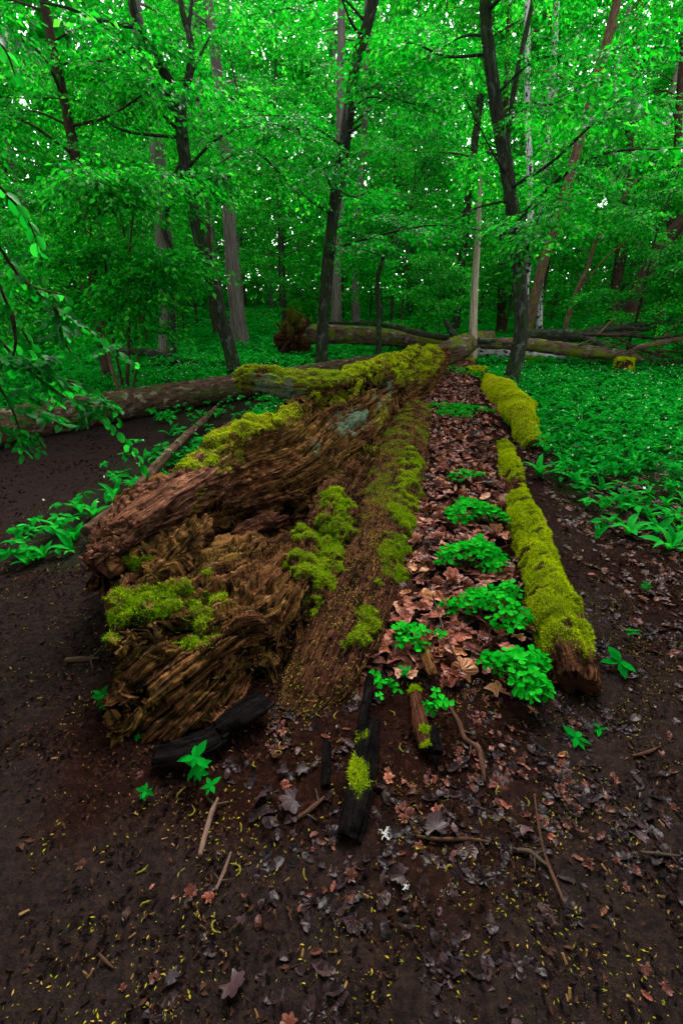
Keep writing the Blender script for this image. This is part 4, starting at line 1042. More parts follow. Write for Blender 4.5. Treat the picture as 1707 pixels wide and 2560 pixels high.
def put(lst, x, y, sc):
    k = int(r_.integers(0, len(lst))); root = lst[k]
    loc = (x, y, float(gz(x, y)) - .02)
    if id(root) not in first:
        first[id(root)] = 1
        root.location = loc; root.rotation_euler = (0, 0, r_.uniform(0, 6.28)); root.scale = (sc,) * 3
    else:
        copy_tree(root, loc, r_.uniform(0, 6.28), sc)
    TREE_SPOTS.append((x, y))
KEEP = [(math.atan2((px_ - 853.5) / F_PX, .9), Yk) for px_, Yk in ((424, 11.6), (606, 13.5), (590, 9.5), (838, 15.5), (890, 19), (1312, 15), (1350, 16), (1335, 13), (1532, 16), (1600, 14.5), (262, 9.2), (1190, 9.8))]
def blocks(x, y):
    a = math.atan2(x, y)
    return any(y < Yk and abs(a - ak) < .085 for ak, Yk in KEEP)
for rowY, step, lst, smin, smax in [(11.8, 2.3, saps, .8, 1.1), (14.5, 3.0, saps, .8, 1.15), (18, 3.4, saps, .9, 1.3), (21, 3.0, saps, 1.1, 1.6), (26, 3.4, saps, 1.3, 1.9), (32, 4.2, saps, 1.5, 2.2), (18, 12, talls, .85, 1.0), (27, 9, talls, .95, 1.15), (36, 6.0, talls, .95, 1.2)]:
    half = rowY * .93 + 2
    for x in np.arange(-half, half, step):
        xx, yy = x + r_.uniform(-.45, .45) * step, rowY + r_.uniform(-1, 1) * (1.0 + rowY * .04)
        if (abs(xx - 1.4) < 1.0 and yy < 13) or blocks(xx, yy): continue
        put(lst, xx, yy, r_.uniform(smin, smax))
for x, y, k in [(-6.6, 8.0, .9), (-7.6, 6.4, 1.0), (7.6, 9.0, .95), (8.8, 7.2, 1.0), (6.4, 10.8, .9), (-8.8, 9.2, 1.0), (9.8, 10, 1.0)]:
    put(saps, x, y, k)
# far wood closing the view: one mass
n = 120000
ang = r_.uniform(-1.15, 1.15, n); rad_ = r_.uniform(38, 60, n)
hgt = 27 * r_.random(n)
x, y = np.sin(ang) * rad_, np.cos(ang) * rad_
clump = fbm(x * .22, y * .22, hgt * .3, 3)
k = (clump > -.55 + .45 * sstep(16, 27, hgt)) | (hgt < 11)
P = np.stack([x, y, hgt], -1)[k]
D = unit(r_.normal(size=P.shape) + np.array([0, 0, -.5])); Nn = unit(r_.normal(size=P.shape) * .6 + np.array([0, 0, 1.]))
V, F, kk = leaves(P, D, Nn, r_.uniform(.5, 1.0, len(P)), LEAF4, LEAF4_T)
far = link('far_wood', mkmesh('far_wood', V, F, G['leaf'], None, dict(tint=np.repeat(np.clip(.45 + .25 * r_.normal(size=len(P)), 0, 1), kk)), False))
tag(far, 'distant green wood closing the view behind all trees', 'wood', None, 'stuff')

# ================================================================== HERB LAYER
r_ = np.random.default_rng(123)
# long arching ramson leaf: 5 cross rows, folded
def strap_leaf(nrow=5, w=.13, arch=.55):
    s_ = np.linspace(0, 1, nrow + 1)
    rowsv, k = [], []
    for t_ in s_[:-1]:
        ww = w * (math.sin(math.pi * min(1, .12 + t_ * .9)) ** .8) * (1 if t_ > .05 else .35)
        x = t_; z = arch * (t_ - 1.15 * t_ * t_)
        rowsv += [[x, -ww, z + .35 * ww], [x, 0, z], [x, ww, z + .35 * ww]]
    rowsv.append([1, 0, arch * (1 - 1.15)])
    T = []
    for i in range(nrow - 1):
        a = i * 3
        T += [[a, a + 1, a + 4], [a, a + 4, a + 3], [a + 1, a + 2, a + 5], [a + 1, a + 5, a + 4]]
    a = (nrow - 1) * 3; e = nrow * 3
    T += [[a, a + 1, e], [a + 1, a + 2, e]]
    return np.array(rowsv), np.array(T)
STRAP, STRAP_T = strap_leaf()
STRAP3, STRAP3_T = strap_leaf(3)
def herb_plants(x, y, L, nl, tmpl, tris, el=(.5, 1.0), r_=r_):
    """nl leaves from each base, leaning outward"""
    n = len(x); z = gz(x, y)
    P = np.repeat(np.stack([x, y, z], -1), nl, 0)
    a = r_.uniform(0, 6.28, n * nl); e = r_.uniform(*el, n * nl)
    D = np.stack([np.cos(a) * np.cos(e), np.sin(a) * np.cos(e), np.sin(e)], -1)
    Nn = unit(np.array([0, 0, 1.0]) - .3 * D + .2 * r_.normal(size=D.shape))
    V, F, k = leaves(P, D, Nn, np.repeat(L, nl) * r_.uniform(.7, 1.15, n * nl), tmpl, tris)
    return V, F, np.repeat(np.clip(.45 + .25 * r_.normal(size=n * nl), 0, 1), k)
def flat_herb(x, y, h, L, nl, r_=r_, lf=LEAF7, lt=LEAF7_T):
    """small plant: nl leaflets spread at height h"""
    n = len(x); z = gz(x, y)
    a = r_.uniform(0, 6.28, (n, 1)) + np.arange(nl)[None] * 6.283 / nl + r_.normal(size=(n, nl)) * .25
    P = np.repeat(np.stack([x, y, z + h], -1), nl, 0) + .01 * r_.normal(size=(n * nl, 3))
    a = a.ravel(); D = np.stack([np.cos(a), np.sin(a), -.15 + .3 * r_.normal(size=a.shape)], -1)
    Nn = unit(np.array([0, 0, 1.0]) + .3 * r_.normal(size=D.shape))
    V, F, k = leaves(P, unit(D), Nn, np.repeat(L, nl) * r_.uniform(.7, 1.2, n * nl), lf, lt)
    return V, F, np.repeat(np.clip(.5 + .25 * r_.normal(size=n * nl), 0, 1), k)
def sample_green(n, x0, x1, y0, y1, pw=1.0):
    x, y = r_.uniform(x0, x1, n), r_.uniform(y0, y1, n)
    k = r_.random(n) < green_mask(x, y) ** pw
    # not inside the rotten log
    inlog = (x > -1.25 + .40 * (y - 1.8)) & (x < 1.40 + .16 * (y - 2)) & (y < 8.8) & (y > 1.2)
    k &= ~inlog
    return x[k], y[k]
acc = Acc()
x, y = sample_green(4600, -6, 9, 1.8, 9.5)
V, F, t_ = herb_plants(x, y, r_.uniform(.09, .20, len(x)), 4, STRAP3, STRAP3_T); acc.add(V, F, None, t_)
x, y = sample_green(13000, -6, 9, 1.8, 9.5, .6)
for kk_, lf_, lt_ in ((y < 4.6, LEAF7, LEAF7_T), (y >= 4.6, LEAF4, LEAF4_T)):
    V, F, t_ = flat_herb(x[kk_], y[kk_], r_.uniform(.05, .16, int(kk_.sum())), r_.uniform(.045, .085, int(kk_.sum())), 5, lf=lf_, lt=lt_); acc.add(V, F, None, t_)
x, y = sample_green(26000, -12, 13, 9.5, 20)
V, F, t_ = flat_herb(x, y, r_.uniform(.06, .22, len(x)), r_.uniform(.07, .13, len(x)), 4, lf=LEAF4, lt=LEAF4_T); acc.add(V, F, None, t_)
V, F, _, t_ = acc.get()
hc = link('herb_layer', mkmesh('herb_layer', V, F, G['herb'], None, dict(tint=t_), False))
tag(hc, 'dense low green herbs covering the forest floor', 'ground cover', None, 'stuff')
acc = Acc()
x, y = r_.uniform(-26, 26, 30000), r_.uniform(20, 44, 30000)
a = r_.uniform(0, 6.28, len(x))
V, F, k = leaves(np.stack([x, y, gz(x, y) + r_.uniform(.02, .35, len(x))], -1), np.stack([np.cos(a), np.sin(a), 0 * a - .1], -1), unit(np.array([0, 0, 1.]) + .35 * r_.normal(size=(len(x), 3))), r_.uniform(.2, .4, len(x)), LEAF4, LEAF4_T)
hf = link('far_herbs', mkmesh('far_herbs', V, F, G['herb'], None, dict(tint=np.repeat(r_.random(len(x)), k)), False))
tag(hf, 'blurred green undergrowth far back between the trunks', 'undergrowth', None, 'stuff')
# small white flowers dotted over the herbs
x, y = sample_green(1500, -4, 8, 2.5, 11)
V, F, k = leaves(np.stack([x, y, gz(x, y) + r_.uniform(.14, .24, len(x))], -1), unit(r_.normal(size=(len(x), 3))), unit(r_.normal(size=(len(x), 3))), r_.uniform(.012, .03, len(x)), LEAF4, LEAF4_T)
tag(link('herb_flowers', mkmesh('herb_flowers', V, F, G['flower'], None, dict(tint=np.repeat(r_.random(len(x)), k)), False)), 'tiny white flowers dotted over the green herbs', 'flowers', None, 'stuff')

# ---- single plants one can tell apart
def leaf_mesh(name, tmpl, tris, L, mat, tint=.5, smooth=True):
    V = np.asarray(tmpl) * L
    return mkmesh(name, V, np.asarray(tris), mat, None, dict(tint=np.full(len(V), tint)), smooth)
def orient(o, P, D, Nn):
    D = Vector(D).normalized(); S = Vector(Nn).cross(D).normalized(); U = D.cross(S)
    M = Matrix((D, S, U)).transposed().to_4x4(); M.translation = Vector(P)
    o.matrix_local = M
ramson_leaf = [leaf_mesh('ramson_leaf', STRAP * np.array([1, s, a]), STRAP_T, 1.0, G['herb'], t) for s, a, t in ((1, 1, .4), (1.15, .8, .65), (.9, 1.3, .85))]
def ramson(label, px, py, L, nl, group=None, seed=0):
    q = PZ(px, py); r2 = np.random.default_rng(seed)
    b = (q[0], q[1], float(gz(q[0], q[1])))
    t = thing('ramson_plant', label, 'plant', b, group)
    for i in range(nl):
        a = i * 6.283 / nl + r2.normal() * .35; e = r2.uniform(.45, 1.05)
        o = link('leaf', ramson_leaf[int(r2.integers(0, 3))], t)
        D = Vector((math.cos(a) * math.cos(e), math.sin(a) * math.cos(e), math.sin(e)))
        orient(o, (0, 0, -.005), D, (-.3 * D.x + r2.normal() * .15, -.3 * D.y + r2.normal() * .15, 1))
        o.scale = (L * r2.uniform(.75, 1.15),) * 3
    return t
ramson('large ramson clump with long drooping leaves at the left path edge', 148, 1338, .19, 9, None, 1)
ramson('ramson plant just left of the splintered log tip', 235, 1290, .15, 7, None, 2)
ramson('ramson plant nearest the left picture edge, low on the soil', 70, 1412, .11, 6, None, 3)
ramson('upright ramson plant on the soil edge right of the mossy rim', 1570, 1330, .20, 6, None, 4)
ramson('ramson clump at the right picture edge over bare soil', 1672, 1370, .22, 8, None, 5)
ramson('ramson tuft hanging beside the middle of the mossy rim', 1345, 1190, .22, 8, None, 6)
ramson('single ramson plant alone in brown litter right of the mossy rim', 1505, 1272, .16, 4, None, 7)
near_pts = [(300, 1262), (345, 1215), (392, 1190), (190, 1350), (110, 1395), (265, 1345), (430, 1150), (1400, 1160), (1440, 1210), (1500, 1225), (1560, 1260), (1620, 1290), (1640, 1330), (1480, 1150), (1560, 1190), (1380, 1110), (1690, 1300)]
for i, (a, b) in enumerate(near_pts):
    ramson('ramson plant at the edge of the herb strip left of the log' if a < 700 else 'ramson plant along the near edge of the herbs on the right', a, b, .11 + .06 * r_.random(), int(r_.integers(5, 8)), 'ramsons left of the log' if a < 700 else 'ramsons edging the right-hand herbs', 20 + i)

# wood sorrel: trefoil of three folded hearts
def heart():
    return np.array([[0, 0, 0], [.45, .42, .10], [.85, .52, .06], [1.05, .26, .0], [.92, 0, -.07], [1.05, -.26, .0], [.85, -.52, .06], [.45, -.42, .10], [.5, 0, -.06]])
HT = np.array([[0, 8, 1], [1, 8, 2], [2, 8, 3], [3, 8, 4], [4, 8, 5], [5, 8, 6], [6, 8, 7], [7, 8, 0]])
def trefoil(droop, tint):
    Vs, Fs = [], []
    for i in range(3):
        a = i * 2.094 + .1 * i; h = heart()
        x, y, z = h[:, 0], h[:, 1] * .98, h[:, 2] - droop * h[:, 0] ** 2
        Vs.append(np.stack([x * math.cos(a) - y * math.sin(a), x * math.sin(a) + y * math.cos(a), z], -1)); Fs.append(HT + 9 * i)
    V = np.concatenate(Vs) * .5
    return mkmesh('sorrel_leaf', V, np.concatenate(Fs), G['sorrel'], None, dict(tint=np.full(len(V), tint)), True)
TREF = [trefoil(.15, .35), trefoil(.35, .6), trefoil(.05, .8), trefoil(.5, .2)]
def sorrel(label, px, py, z, rx, ry, n, size, seed, hgt=.09, group=None):
    r2 = np.random.default_rng(seed); c = PZ(px, py, z)
    t = thing('wood_sorrel', label, 'plant', c, group)
    acc = Acc(); pts = []
    tries = 0
    while len(pts) < n and tries < 4000:
        tries += 1
        a, q = r2.uniform(0, 6.28), math.sqrt(r2.random())
        w = 1 + .3 * math.sin(a * 3 + seed) + .2 * math.sin(a * 5 + 2 * seed)
        x, y = rx * q * math.cos(a) * w, ry * q * math.sin(a) * w
        h = hgt * (1 - .75 * q * q) * r2.uniform(.8, 1.15) + .012
        if any((x - u) ** 2 + (y - v) ** 2 < (size * .36) ** 2 for u, v, _ in pts): continue
        pts.append((x, y, h))
        o = link('leaf', TREF[int(r2.integers(0, 4))], t)
        o.location = (x, y, h); s_ = size * r2.uniform(.8, 1.2); o.scale = (s_, s_, s_)
        tilt = .55 * q
        o.rotation_euler = (r2.normal() * .22 - tilt * math.sin(a) , r2.normal() * .22 + tilt * math.cos(a), r2.uniform(0, 6.28))
        V, F, uv = tube([np.array([x * .55, y * .55, -.02]) + np.array(c), np.array([x * .85, y * .85, h * .6]) + np.array(c), np.array([x, y, h]) + np.array(c)], [.0012, .0012, .001], 3, 4)
        acc.add(V, F, uv)
    V, F, uv, _ = acc.get(); part('stems', V, F, G['twig_green'], t, uv, None, True, 'stuff')
    return t
sorrel('wide flat wood sorrel patch filling the far trough', 1140, 1030, .13, .34, .32, 170, .055, 1, .07)
sorrel('small wood sorrel sprig patch between far patch and cushions', 1165, 1196, .11, .17, .09, 26, .05, 2, .05)
sorrel('rounded wood sorrel cushion, topmost of the four thick cushions', 1180, 1290, .10, .185, .15, 95, .055, 3, .085)
sorrel('broadest thick wood sorrel cushion above the red wet leaf', 1180, 1400, .09, .185, .13, 105, .056, 4, .09)
sorrel('wood sorrel cushion left of the thickest mossy rim', 1232, 1525, .07, .16, .15, 100, .056, 5, .08)
sorrel('nearest wood sorrel cushion tumbling down by the rim end', 1298, 1690, .05, .105, .13, 80, .055, 6, .08)
sorrel('small loose wood sorrel plant at the foot of the middle ridge', 1035, 1605, .05, .10, .07, 24, .05, 7, .07)
sorrel('few-leaved wood sorrel beside the black plank', 960, 1735, .02, .05, .06, 9, .045, 8, .05)
sorrel('tiny wood sorrel with few leaves in front of the brown root', 1085, 1765, .02, .05, .04, 8, .05, 9, .05)
sorrel('thin wood sorrel sprigs around the rear stump', 1150, 935, .18, .4, .5, 60, .07, 10, .08)
sorrel('little wood sorrel sprout in the leaves left of the cushions', 1115, 1530, .07, .05, .04, 7, .045, 11, .05)

# seedlings with pointed leaflets
PT = np.array([[0, 0, 0], [.18, -.16, .04], [.45, -.24, .05], [.75, -.14, .02], [1, 0, -.06], [.75, .14, .02], [.45, .24, .05], [.18, .16, .04], [.5, 0, -.015]])
PT_T = np.array([[0, 1, 8], [1, 2, 8], [2, 3, 8], [3, 4, 8], [4, 5, 8], [5, 6, 8], [6, 7, 8], [7, 0, 8]])
pleaf = [leaf_mesh('pointed_leaf', PT, PT_T, 1.0, G['herb'], t) for t in (.0, .15, .35)]
def seedling(label, px, py, tiers, L, h, seed, z=None, lean=(0, 0)):
    r2 = np.random.default_rng(seed); c = PZ(px, py); zz = float(gz(c[0], c[1])) if z is None else z
    L, h = L * .72, h * .8
    t = thing('seedling', label, 'plant', (c[0], c[1], zz))
    top = np.array([c[0] + lean[0], c[1] + lean[1], zz + h])
    V, F, uv = tube([np.array([c[0], c[1], zz - .03]), np.array([c[0], c[1], zz]) * .5 + top * .5 + r2.normal(size=3) * .006, top], [.003, .0025, .002], 5, 8)
    part('stem', V, F, G['twig_green'], t, uv)
    for k in range(tiers):
        f = 1 - k * .38
        nl = 6 if k % 2 == 0 else 5
        for i in range(nl):
            a = i * 6.283 / nl + r2.normal() * .4 + k * .6; e = r2.uniform(-.5, .5)
            o = link('leaf', pleaf[int(r2.integers(0, 3))], t)
            orient(o, (lean[0] * f, lean[1] * f, h * f), (math.cos(a) * math.cos(e), math.sin(a) * math.cos(e), math.sin(e)), (r2.normal() * .2, r2.normal() * .2, 1))
            o.scale = (L * r2.uniform(.75, 1.15) * (1 - .18 * k),) * 3
    return t
seedling('bright green seedling with pointed leaflets in front of the log foot', 498, 1935, 3, .085, .13, 1)
seedling('small seedling half hidden right of the brighter one by the log foot', 530, 1975, 1, .055, .05, 2)
seedling('thin three-leaved seedling left of the bright pointed one', 368, 1990, 2, .042, .05, 3)
seedling('leafy sprout against the left side of the log slab', 262, 1765, 3, .055, .09, 4)
seedling('dark green seedling with narrow leaves on the right-hand soil', 1545, 1668, 1, .11, .06, 5)
seedling('tall leaning shoot behind the narrow-leaved seedling', 1575, 1600, 1, .06, .09, 6)
seedling('star-shaped seedling on brown litter right of the near sorrel cushion', 1440, 1845, 1, .072, .03, 7)
seedling('small dark seedling beside the star-shaped one', 1500, 1820, 1, .05, .02, 8)
seedling('serrated upright seedling beside the pale moss tuft', 1010, 1700, 2, .05, .07, 9)
seedling('single-leaf sprout on the dark log foot edge', 345, 1845, 1, .025, .02, 10)
seedling('tiny sprout on the right soil above the seedlings', 1610, 1480, 2, .05, .08, 11)
seedling('small sprout on the trodden soil left of the log', 240, 1450, 1, .05, .03, 12)

# ================================================================== OVERHANGING SAPLING AT THE LEFT
def hornbeam_leaf(seed, tint):
    r2 = np.random.default_rng(seed)
    n = 9; up_, lo_ = [], []
    s_ = np.linspace(0, 1, n)
    w = .31 * np.sin(np.pi * np.clip(s_ * .92 + .04, 0, 1)) ** .75
    z = -.22 * s_ ** 2 + .03 * r2.normal()
    V = []
    for i in range(n):
        j = .012 if i % 2 else -.008
        V += [[s_[i], -(w[i] + j) if 0 < i < n - 1 else 0, z[i] + .10 * (w[i] / .3) + .015 * (-1) ** i], [s_[i], 0, z[i]], [s_[i], (w[i] + j) if 0 < i < n - 1 else 0, z[i] + .10 * (w[i] / .3) + .015 * (-1) ** i]]
    T = []
    for i in range(n - 1):
        a = 3 * i; T += [[a, a + 1, a + 4, a + 3], [a + 1, a + 2, a + 5, a + 4]]
    return mkmesh('hornbeam_leaf', np.array(V), np.array(T), G['near'], None, dict(tint=np.full(len(V), tint)), True)
HL = [hornbeam_leaf(i, t) for i, t in enumerate((.2, .4, .6, .8, .95))]
r2 = np.random.default_rng(5)
root = np.array([-2.55, 2.3, 0.0])
ov = thing('young_hornbeam', 'young tree at the left edge whose leafy twigs droop into the picture', 'tree', root)
stem = [root + np.array([0, 0, -.1]), root + np.array([.05, 0, .8]), root + np.array([.12, .05, 1.7]), root + np.array([.1, .1, 2.6]), root + np.array([.2, .1, 3.6])]
V, F, uv = tube(stem, [.035, .032, .026, .02, .01], 9, 40, .1); part('trunk', V, F, G['bark_dark'], ov, uv)
C_ = catmull(stem, 60)
SP = [
 [(-60,800,2.2),(60,915,2.25),(150,985,2.3),(250,1040,2.4),(330,1120,2.5),(372,1190,2.55)],
 [(-60,560,2.2),(50,690,2.3),(140,770,2.4),(230,830,2.5),(300,880,2.6),(345,915,2.65)],
 [(-60,900,2.0),(10,985,2.05),(45,1060,2.1),(62,1140,2.15)],
 [(-60,640,2.2),(30,780,2.2),(90,880,2.25),(150,950,2.3)],
 [(-60,430,2.3),(30,500,2.35),(80,570,2.4),(105,650,2.45)],
 [(60,915,2.25),(120,940,2.3),(200,960,2.4),(250,985,2.45),(300,1055,2.5)],
 [(140,770,2.4),(160,850,2.4),(200,910,2.4)],
 [(-60,1010,1.95),(-10,1040,2.0),(10,1090,2.0)],
 [(-60,60,2.4),(10,120,2.4),(40,190,2.45)],
 [(30,780,2.2),(40,860,2.2),(20,930,2.2)],
 [(50,690,2.3),(90,720,2.35),(170,740,2.45)],
]
nleaf = 0
for si, sp in enumerate(SP):
    q = [PY(*c) for c in sp]
    if sp[0][0] < 0:
        k = int(np.argmin(np.abs(C_[:, 2] - (q[0][2] + .25))))
        q = [C_[k], (C_[k] + q[0]) / 2 + np.array([0, 0, .04])] + q
    V, F, uv = tube(q, list(np.linspace(.011, .0022, len(q))), 6, len(q) * 7, .1, si); part('twig', V, F, G['twig'], ov, uv)
    cc = catmull(q, 200); st_len = np.concatenate([[0], np.cumsum(np.linalg.norm(np.diff(cc, axis=0), axis=1))])
    npos = np.arange(.05 if sp[0][0] >= 0 else .45, st_len[-1], .030)
    for i, s_ in enumerate(npos):
        k = min(198, int(np.searchsorted(st_len, s_))); p = cc[k]; tg = unit(cc[k + 1] - cc[k])
        sd_ = 1 if i % 2 else -1
        sidev = unit(np.cross(tg, [0, 0, 1.0])) * sd_
        D = unit(tg * .55 + sidev * .8 + np.array([0, 0, -.55]) + r2.normal(size=3) * .22)
        o = link('leaf', HL[int(r2.integers(0, 5))], ov)
        orient(o, p - root, D, unit(np.array([0, -.25, 1.0]) + r2.normal(size=3) * .35))
        L = r2.uniform(.042, .068); o.scale = (L, L, L); nleaf += 1

# past three hundred leaves the rest of the twigs stay one mass
q0, qD, qL = [], [], []
for si, sp in enumerate(SP):
    q = np.array([PY(*c) for c in sp]); cc = catmull(q, 60)
    for k in range(2) if si not in (4, 8, 10) else range(0):
        p = cc[int(r2.integers(5, 60))]; a = r2.uniform(0, 6.28)
        q0.append(p + r2.normal(size=3) * np.array([.03, .05, .03])); qD.append([math.cos(a), math.sin(a) * .6, -.15 + .2 * r2.normal()]); qL.append(r2.uniform(.14, .24))
V, F, tt = spray_leaves(np.array(q0), np.array(qD), np.array(qL), tmpl=LEAF7, tris=LEAF7_T, r_=r2, ls=1.9)
part('side_foliage', V, F, G['near'], ov, None, dict(tint=tt), True, 'stuff')

# ================================================================== LITTER
r_ = np.random.default_rng(321)
def palmate(seed, lobes=5, curl=.35):
    r2 = np.random.default_rng(seed)
    n = lobes * 4 + 2
    V = [[0, 0, 0]]
    for i in range(n):
        a = -2.45 + 4.9 * i / (n - 1)
        lob = abs(math.cos((i / (n - 1)) * math.pi * lobes))
        rr = (.47 + .20 * lob + .05 * r2.normal()) * (1 - .16 * abs(a) / 2.45)
        if i % 4 == 2: rr *= .92
        V.append([.12 + rr * math.cos(a), rr * math.sin(a) * .95, 0])
    V = np.array(V)
    rad_ = np.hypot(V[:, 0], V[:, 1])
    V[:, 2] = curl * rad_ ** 2 * (.5 * np.sin(np.arctan2(V[:, 1], V[:, 0]) * 3 + seed) + .45 * r2.normal()) + .07 * fbm(V[:, 0] * 4 + seed, V[:, 1] * 4, 1, 2)
    # mid ring gives the blade a fold
    M = V[1:] * np.array([.52, .52, .3]) + np.array([0, 0, .035]) * ((np.arange(n) % 2) * 2 - 1)[:, None]
    W = np.concatenate([V, M])
    T = []
    for i in range(n - 1):
        a, b, c, d = 1 + i, 2 + i, n + 1 + i, n + 2 + i
        T += [[0, c, d]]; T += [[c, a, b], [c, b, d]]
    return W - np.array([.3, 0, 0]), np.array(T)
def oval(seed, lob=0.0, curl=.4):
    r2 = np.random.default_rng(seed); n = 8
    s_ = np.linspace(0, 1, n); V = []
    cx, cy = curl * r2.uniform(.3, 1) * r2.choice([-1, 1]), curl * r2.uniform(.4, 1.2)
    for i in range(n):
        w = .27 * math.sin(math.pi * min(.98, .05 + s_[i] * .93)) ** .7 * (1 - lob * (i % 2))
        z = cx * (s_[i] - .5) ** 2
        for sg_ in (-1, 0, 1):
            V.append([s_[i] - .5, sg_ * w, z + cy * (sg_ * w) ** 2 * 3 + .02 * r2.normal()])
    T = []
    for i in range(n - 1):
        a = 3 * i; T += [[a, a + 1, a + 4], [a, a + 4, a + 3], [a + 1, a + 2, a + 5], [a + 1, a + 5, a + 4]]
    return np.array(V), np.array(T)
DL = [palmate(1), palmate(2, 5, .6), palmate(3, 3, .5), palmate(4, 5, .9), oval(5), oval(6, .28, .6), oval(7, .3, .9), oval(8, 0, .8)]
DLd = [mkmesh('dead_leaf', v, t, G['mauve'], None, dict(tint=np.full(len(v), .4)), True) for v, t in DL]
DLm = [mkmesh('dead_leaf', v, t, G['dead'], None, dict(tint=np.full(len(v), .5)), False) for v, t in DL]
def leaf_obj(label, p, L, var, seed, group=None, up=(0, 0, 1), dz=.012, col=None):
    r2 = np.random.default_rng(seed)
    o = link('fallen_leaf', (DLd if col else DLm)[var]); a = r2.uniform(0, 6.28)
    Nn = Vector(up) + Vector(r2.normal(size=3) * .30)
    D = Vector((math.cos(a), math.sin(a), .0)); D = (D - Nn.normalized() * D.dot(Nn.normalized())).normalized()
    S_ = Nn.normalized().cross(D); M = Matrix((D, S_, Nn.normalized())).transposed().to_4x4()
    o.matrix_world = Matrix.Translation(Vector(p) + Vector((0, 0, dz))) @ M @ Matrix.Scale(L, 4)
    return tag(o, label, 'leaf', group)
def merged_leaves(P, Nn, L, pick, tint, r_=r_, tilt=.35):
    acc = Acc()
    for w in set(pick.tolist()):
        k = pick == w; n = int(k.sum())
        v, t = DL[w]
        U = unit(Nn[k] + tilt * r_.normal(size=(n, 3))); D = unit(np.cross(U, r_.normal(size=(n, 3)))); S_ = np.cross(U, D)
        VV = P[k][:, None] + L[k][:, None, None] * (v[None, :, 0:1] * D[:, None] + v[None, :, 1:2] * S_[:, None] + v[None, :, 2:3] * U[:, None])
        F = (t[None] + (np.arange(n) * len(v))[:, None, None]).reshape(-1, 3)
        acc.add(VV.reshape(-1, 3), F, None, np.repeat(tint[k], len(v)))
    V, F, _, tt = acc.get()
    return V, F, tt
gzv = lambda x, y: np.stack([x, y, gz(x, y)], -1)
# -- leaves filling the trough: the largest as single leaves, the rest one litter
cover = np.ones(TP.shape[:2])
uu = np.linspace(0, 1, TP.shape[0])[:, None]; vv = np.linspace(0, 1, TP.shape[1])[None]
cover = sstep(.0, .12, vv) * sstep(1.0, .55, vv + .25 * fbm(TP[..., 0] * 4, TP[..., 1] * 4, 5, 2)) * sstep(.03, .16, uu)
P, N_, _ = scatter_grid(TP, TN, cover, 2700, r_)
L = r_.uniform(.045, .095, len(P)); pick = r_.choice(8, len(P), p=[.14, .14, .1, .14, .1, .16, .14, .08])
V, F, tt = merged_leaves(P + np.array([0, 0, 1]) * (.006 + .03 * r_.random(len(P)))[:, None], N_, L, pick, np.clip(.42 + .28 * r_.normal(size=len(P)), 0, 1), tilt=.38)
tag(link('leaf_litter', mkmesh('leaf_litter', V, F, G['dead'], None, dict(tint=tt), False)), 'wet brown leaf litter filling the trough of the rotten log', 'leaf litter', None, 'stuff')
P, N_, _ = scatter_grid(TP, TN, cover * sstep(4.2, 1.4, TP[..., 1]), 230, r_)
for i, p in enumerate(P):
    leaf_obj('wet reddish brown fallen leaf in the trough of the rotten log', p, r_.uniform(.06, .11), int(r_.integers(0, 8)), 1000 + i, 'fallen leaves in the trough', dz=.028 + .015 * r_.random())
# -- named leaves in front
for i, (lab, x_, y_, L_, v_) in enumerate([
    ('large purplish maple leaf, ribbed, lower of the two in front of the log', 722, 2012, .115, 0),
    ('ribbed brown maple leaf just left of the lower purplish one', 655, 1990, .105, 2),
    ('pale pink lobed leaf right of the ribbed maple leaves', 708, 1930, .065, 3),
    ('dark crumpled leaf beside the small black chip', 755, 1928, .07, 1),
    ('pinkish leaf tucked against the small black chip', 785, 1920, .06, 6),
    ('crumpled leaf above the others near the dark floor', 745, 1880, .06, 7),
    ('greyish ribbed oval leaf below the purplish maple leaf', 668, 2062, .07, 4),
    ('small round brown leaf right of the bright seedling', 568, 1935, .06, 4),
    ('dull violet leaf at the lower middle of the bare soil', 590, 2470, .095, 0),
    ('small squarish grey leaf in the foreground soil', 608, 2300, .05, 3),
    ('large pinkish leaf catching light right of the black plank', 1085, 2060, .115, 1),
    ('glossy brown curled leaf below the big pinkish one', 1135, 2075, .07, 5),
    ('big wet red maple leaf between two sorrel cushions', 1125, 1475, .15, 0),
    ('wide maroon leaf just left of the broadest sorrel cushion', 1060, 1440, .12, 1),
    ('pale curled brown leaf in front of the nearest sorrel cushion', 1330, 1775, .08, 6),
    ('orange oval leaf lying on soil right of the rim', 1480, 1437, .09, 4),
    ('rusty red leaf on the litter right of the rim', 1478, 1330, .10, 2),
    ('brown bark-like leaf on litter right of the rim', 1415, 1322, .11, 7),
    ('grey-mauve leaf on the soil far below the black plank', 995, 2190, .08, 3),
    ('reddish leaf scrap in the lower right soil', 1145, 2125, .06, 6),
    ('purple leaf scrap right of the middle twig', 1310, 2070, .07, 2)]):
    p = PZ(x_, y_); inside = inpoly(np.array([p[0]]), np.array([p[1]]), [tuple(TP[0, 0, :2]), tuple(TP[0, -1, :2]), tuple(TP[-1, -1, :2]), tuple(TP[-1, 0, :2])])[0]
    z = float(gz(p[0], p[1])) + .01
    if inside:
        z = float(TP.reshape(-1, 3)[np.argmin(((TP[..., :2] - p[:2]) ** 2).sum(-1)), 2]) + .04
    leaf_obj(lab, (p[0], p[1], z), L_ * .62, v_, 2000 + i, dz=.008, col=y_ > 1800)
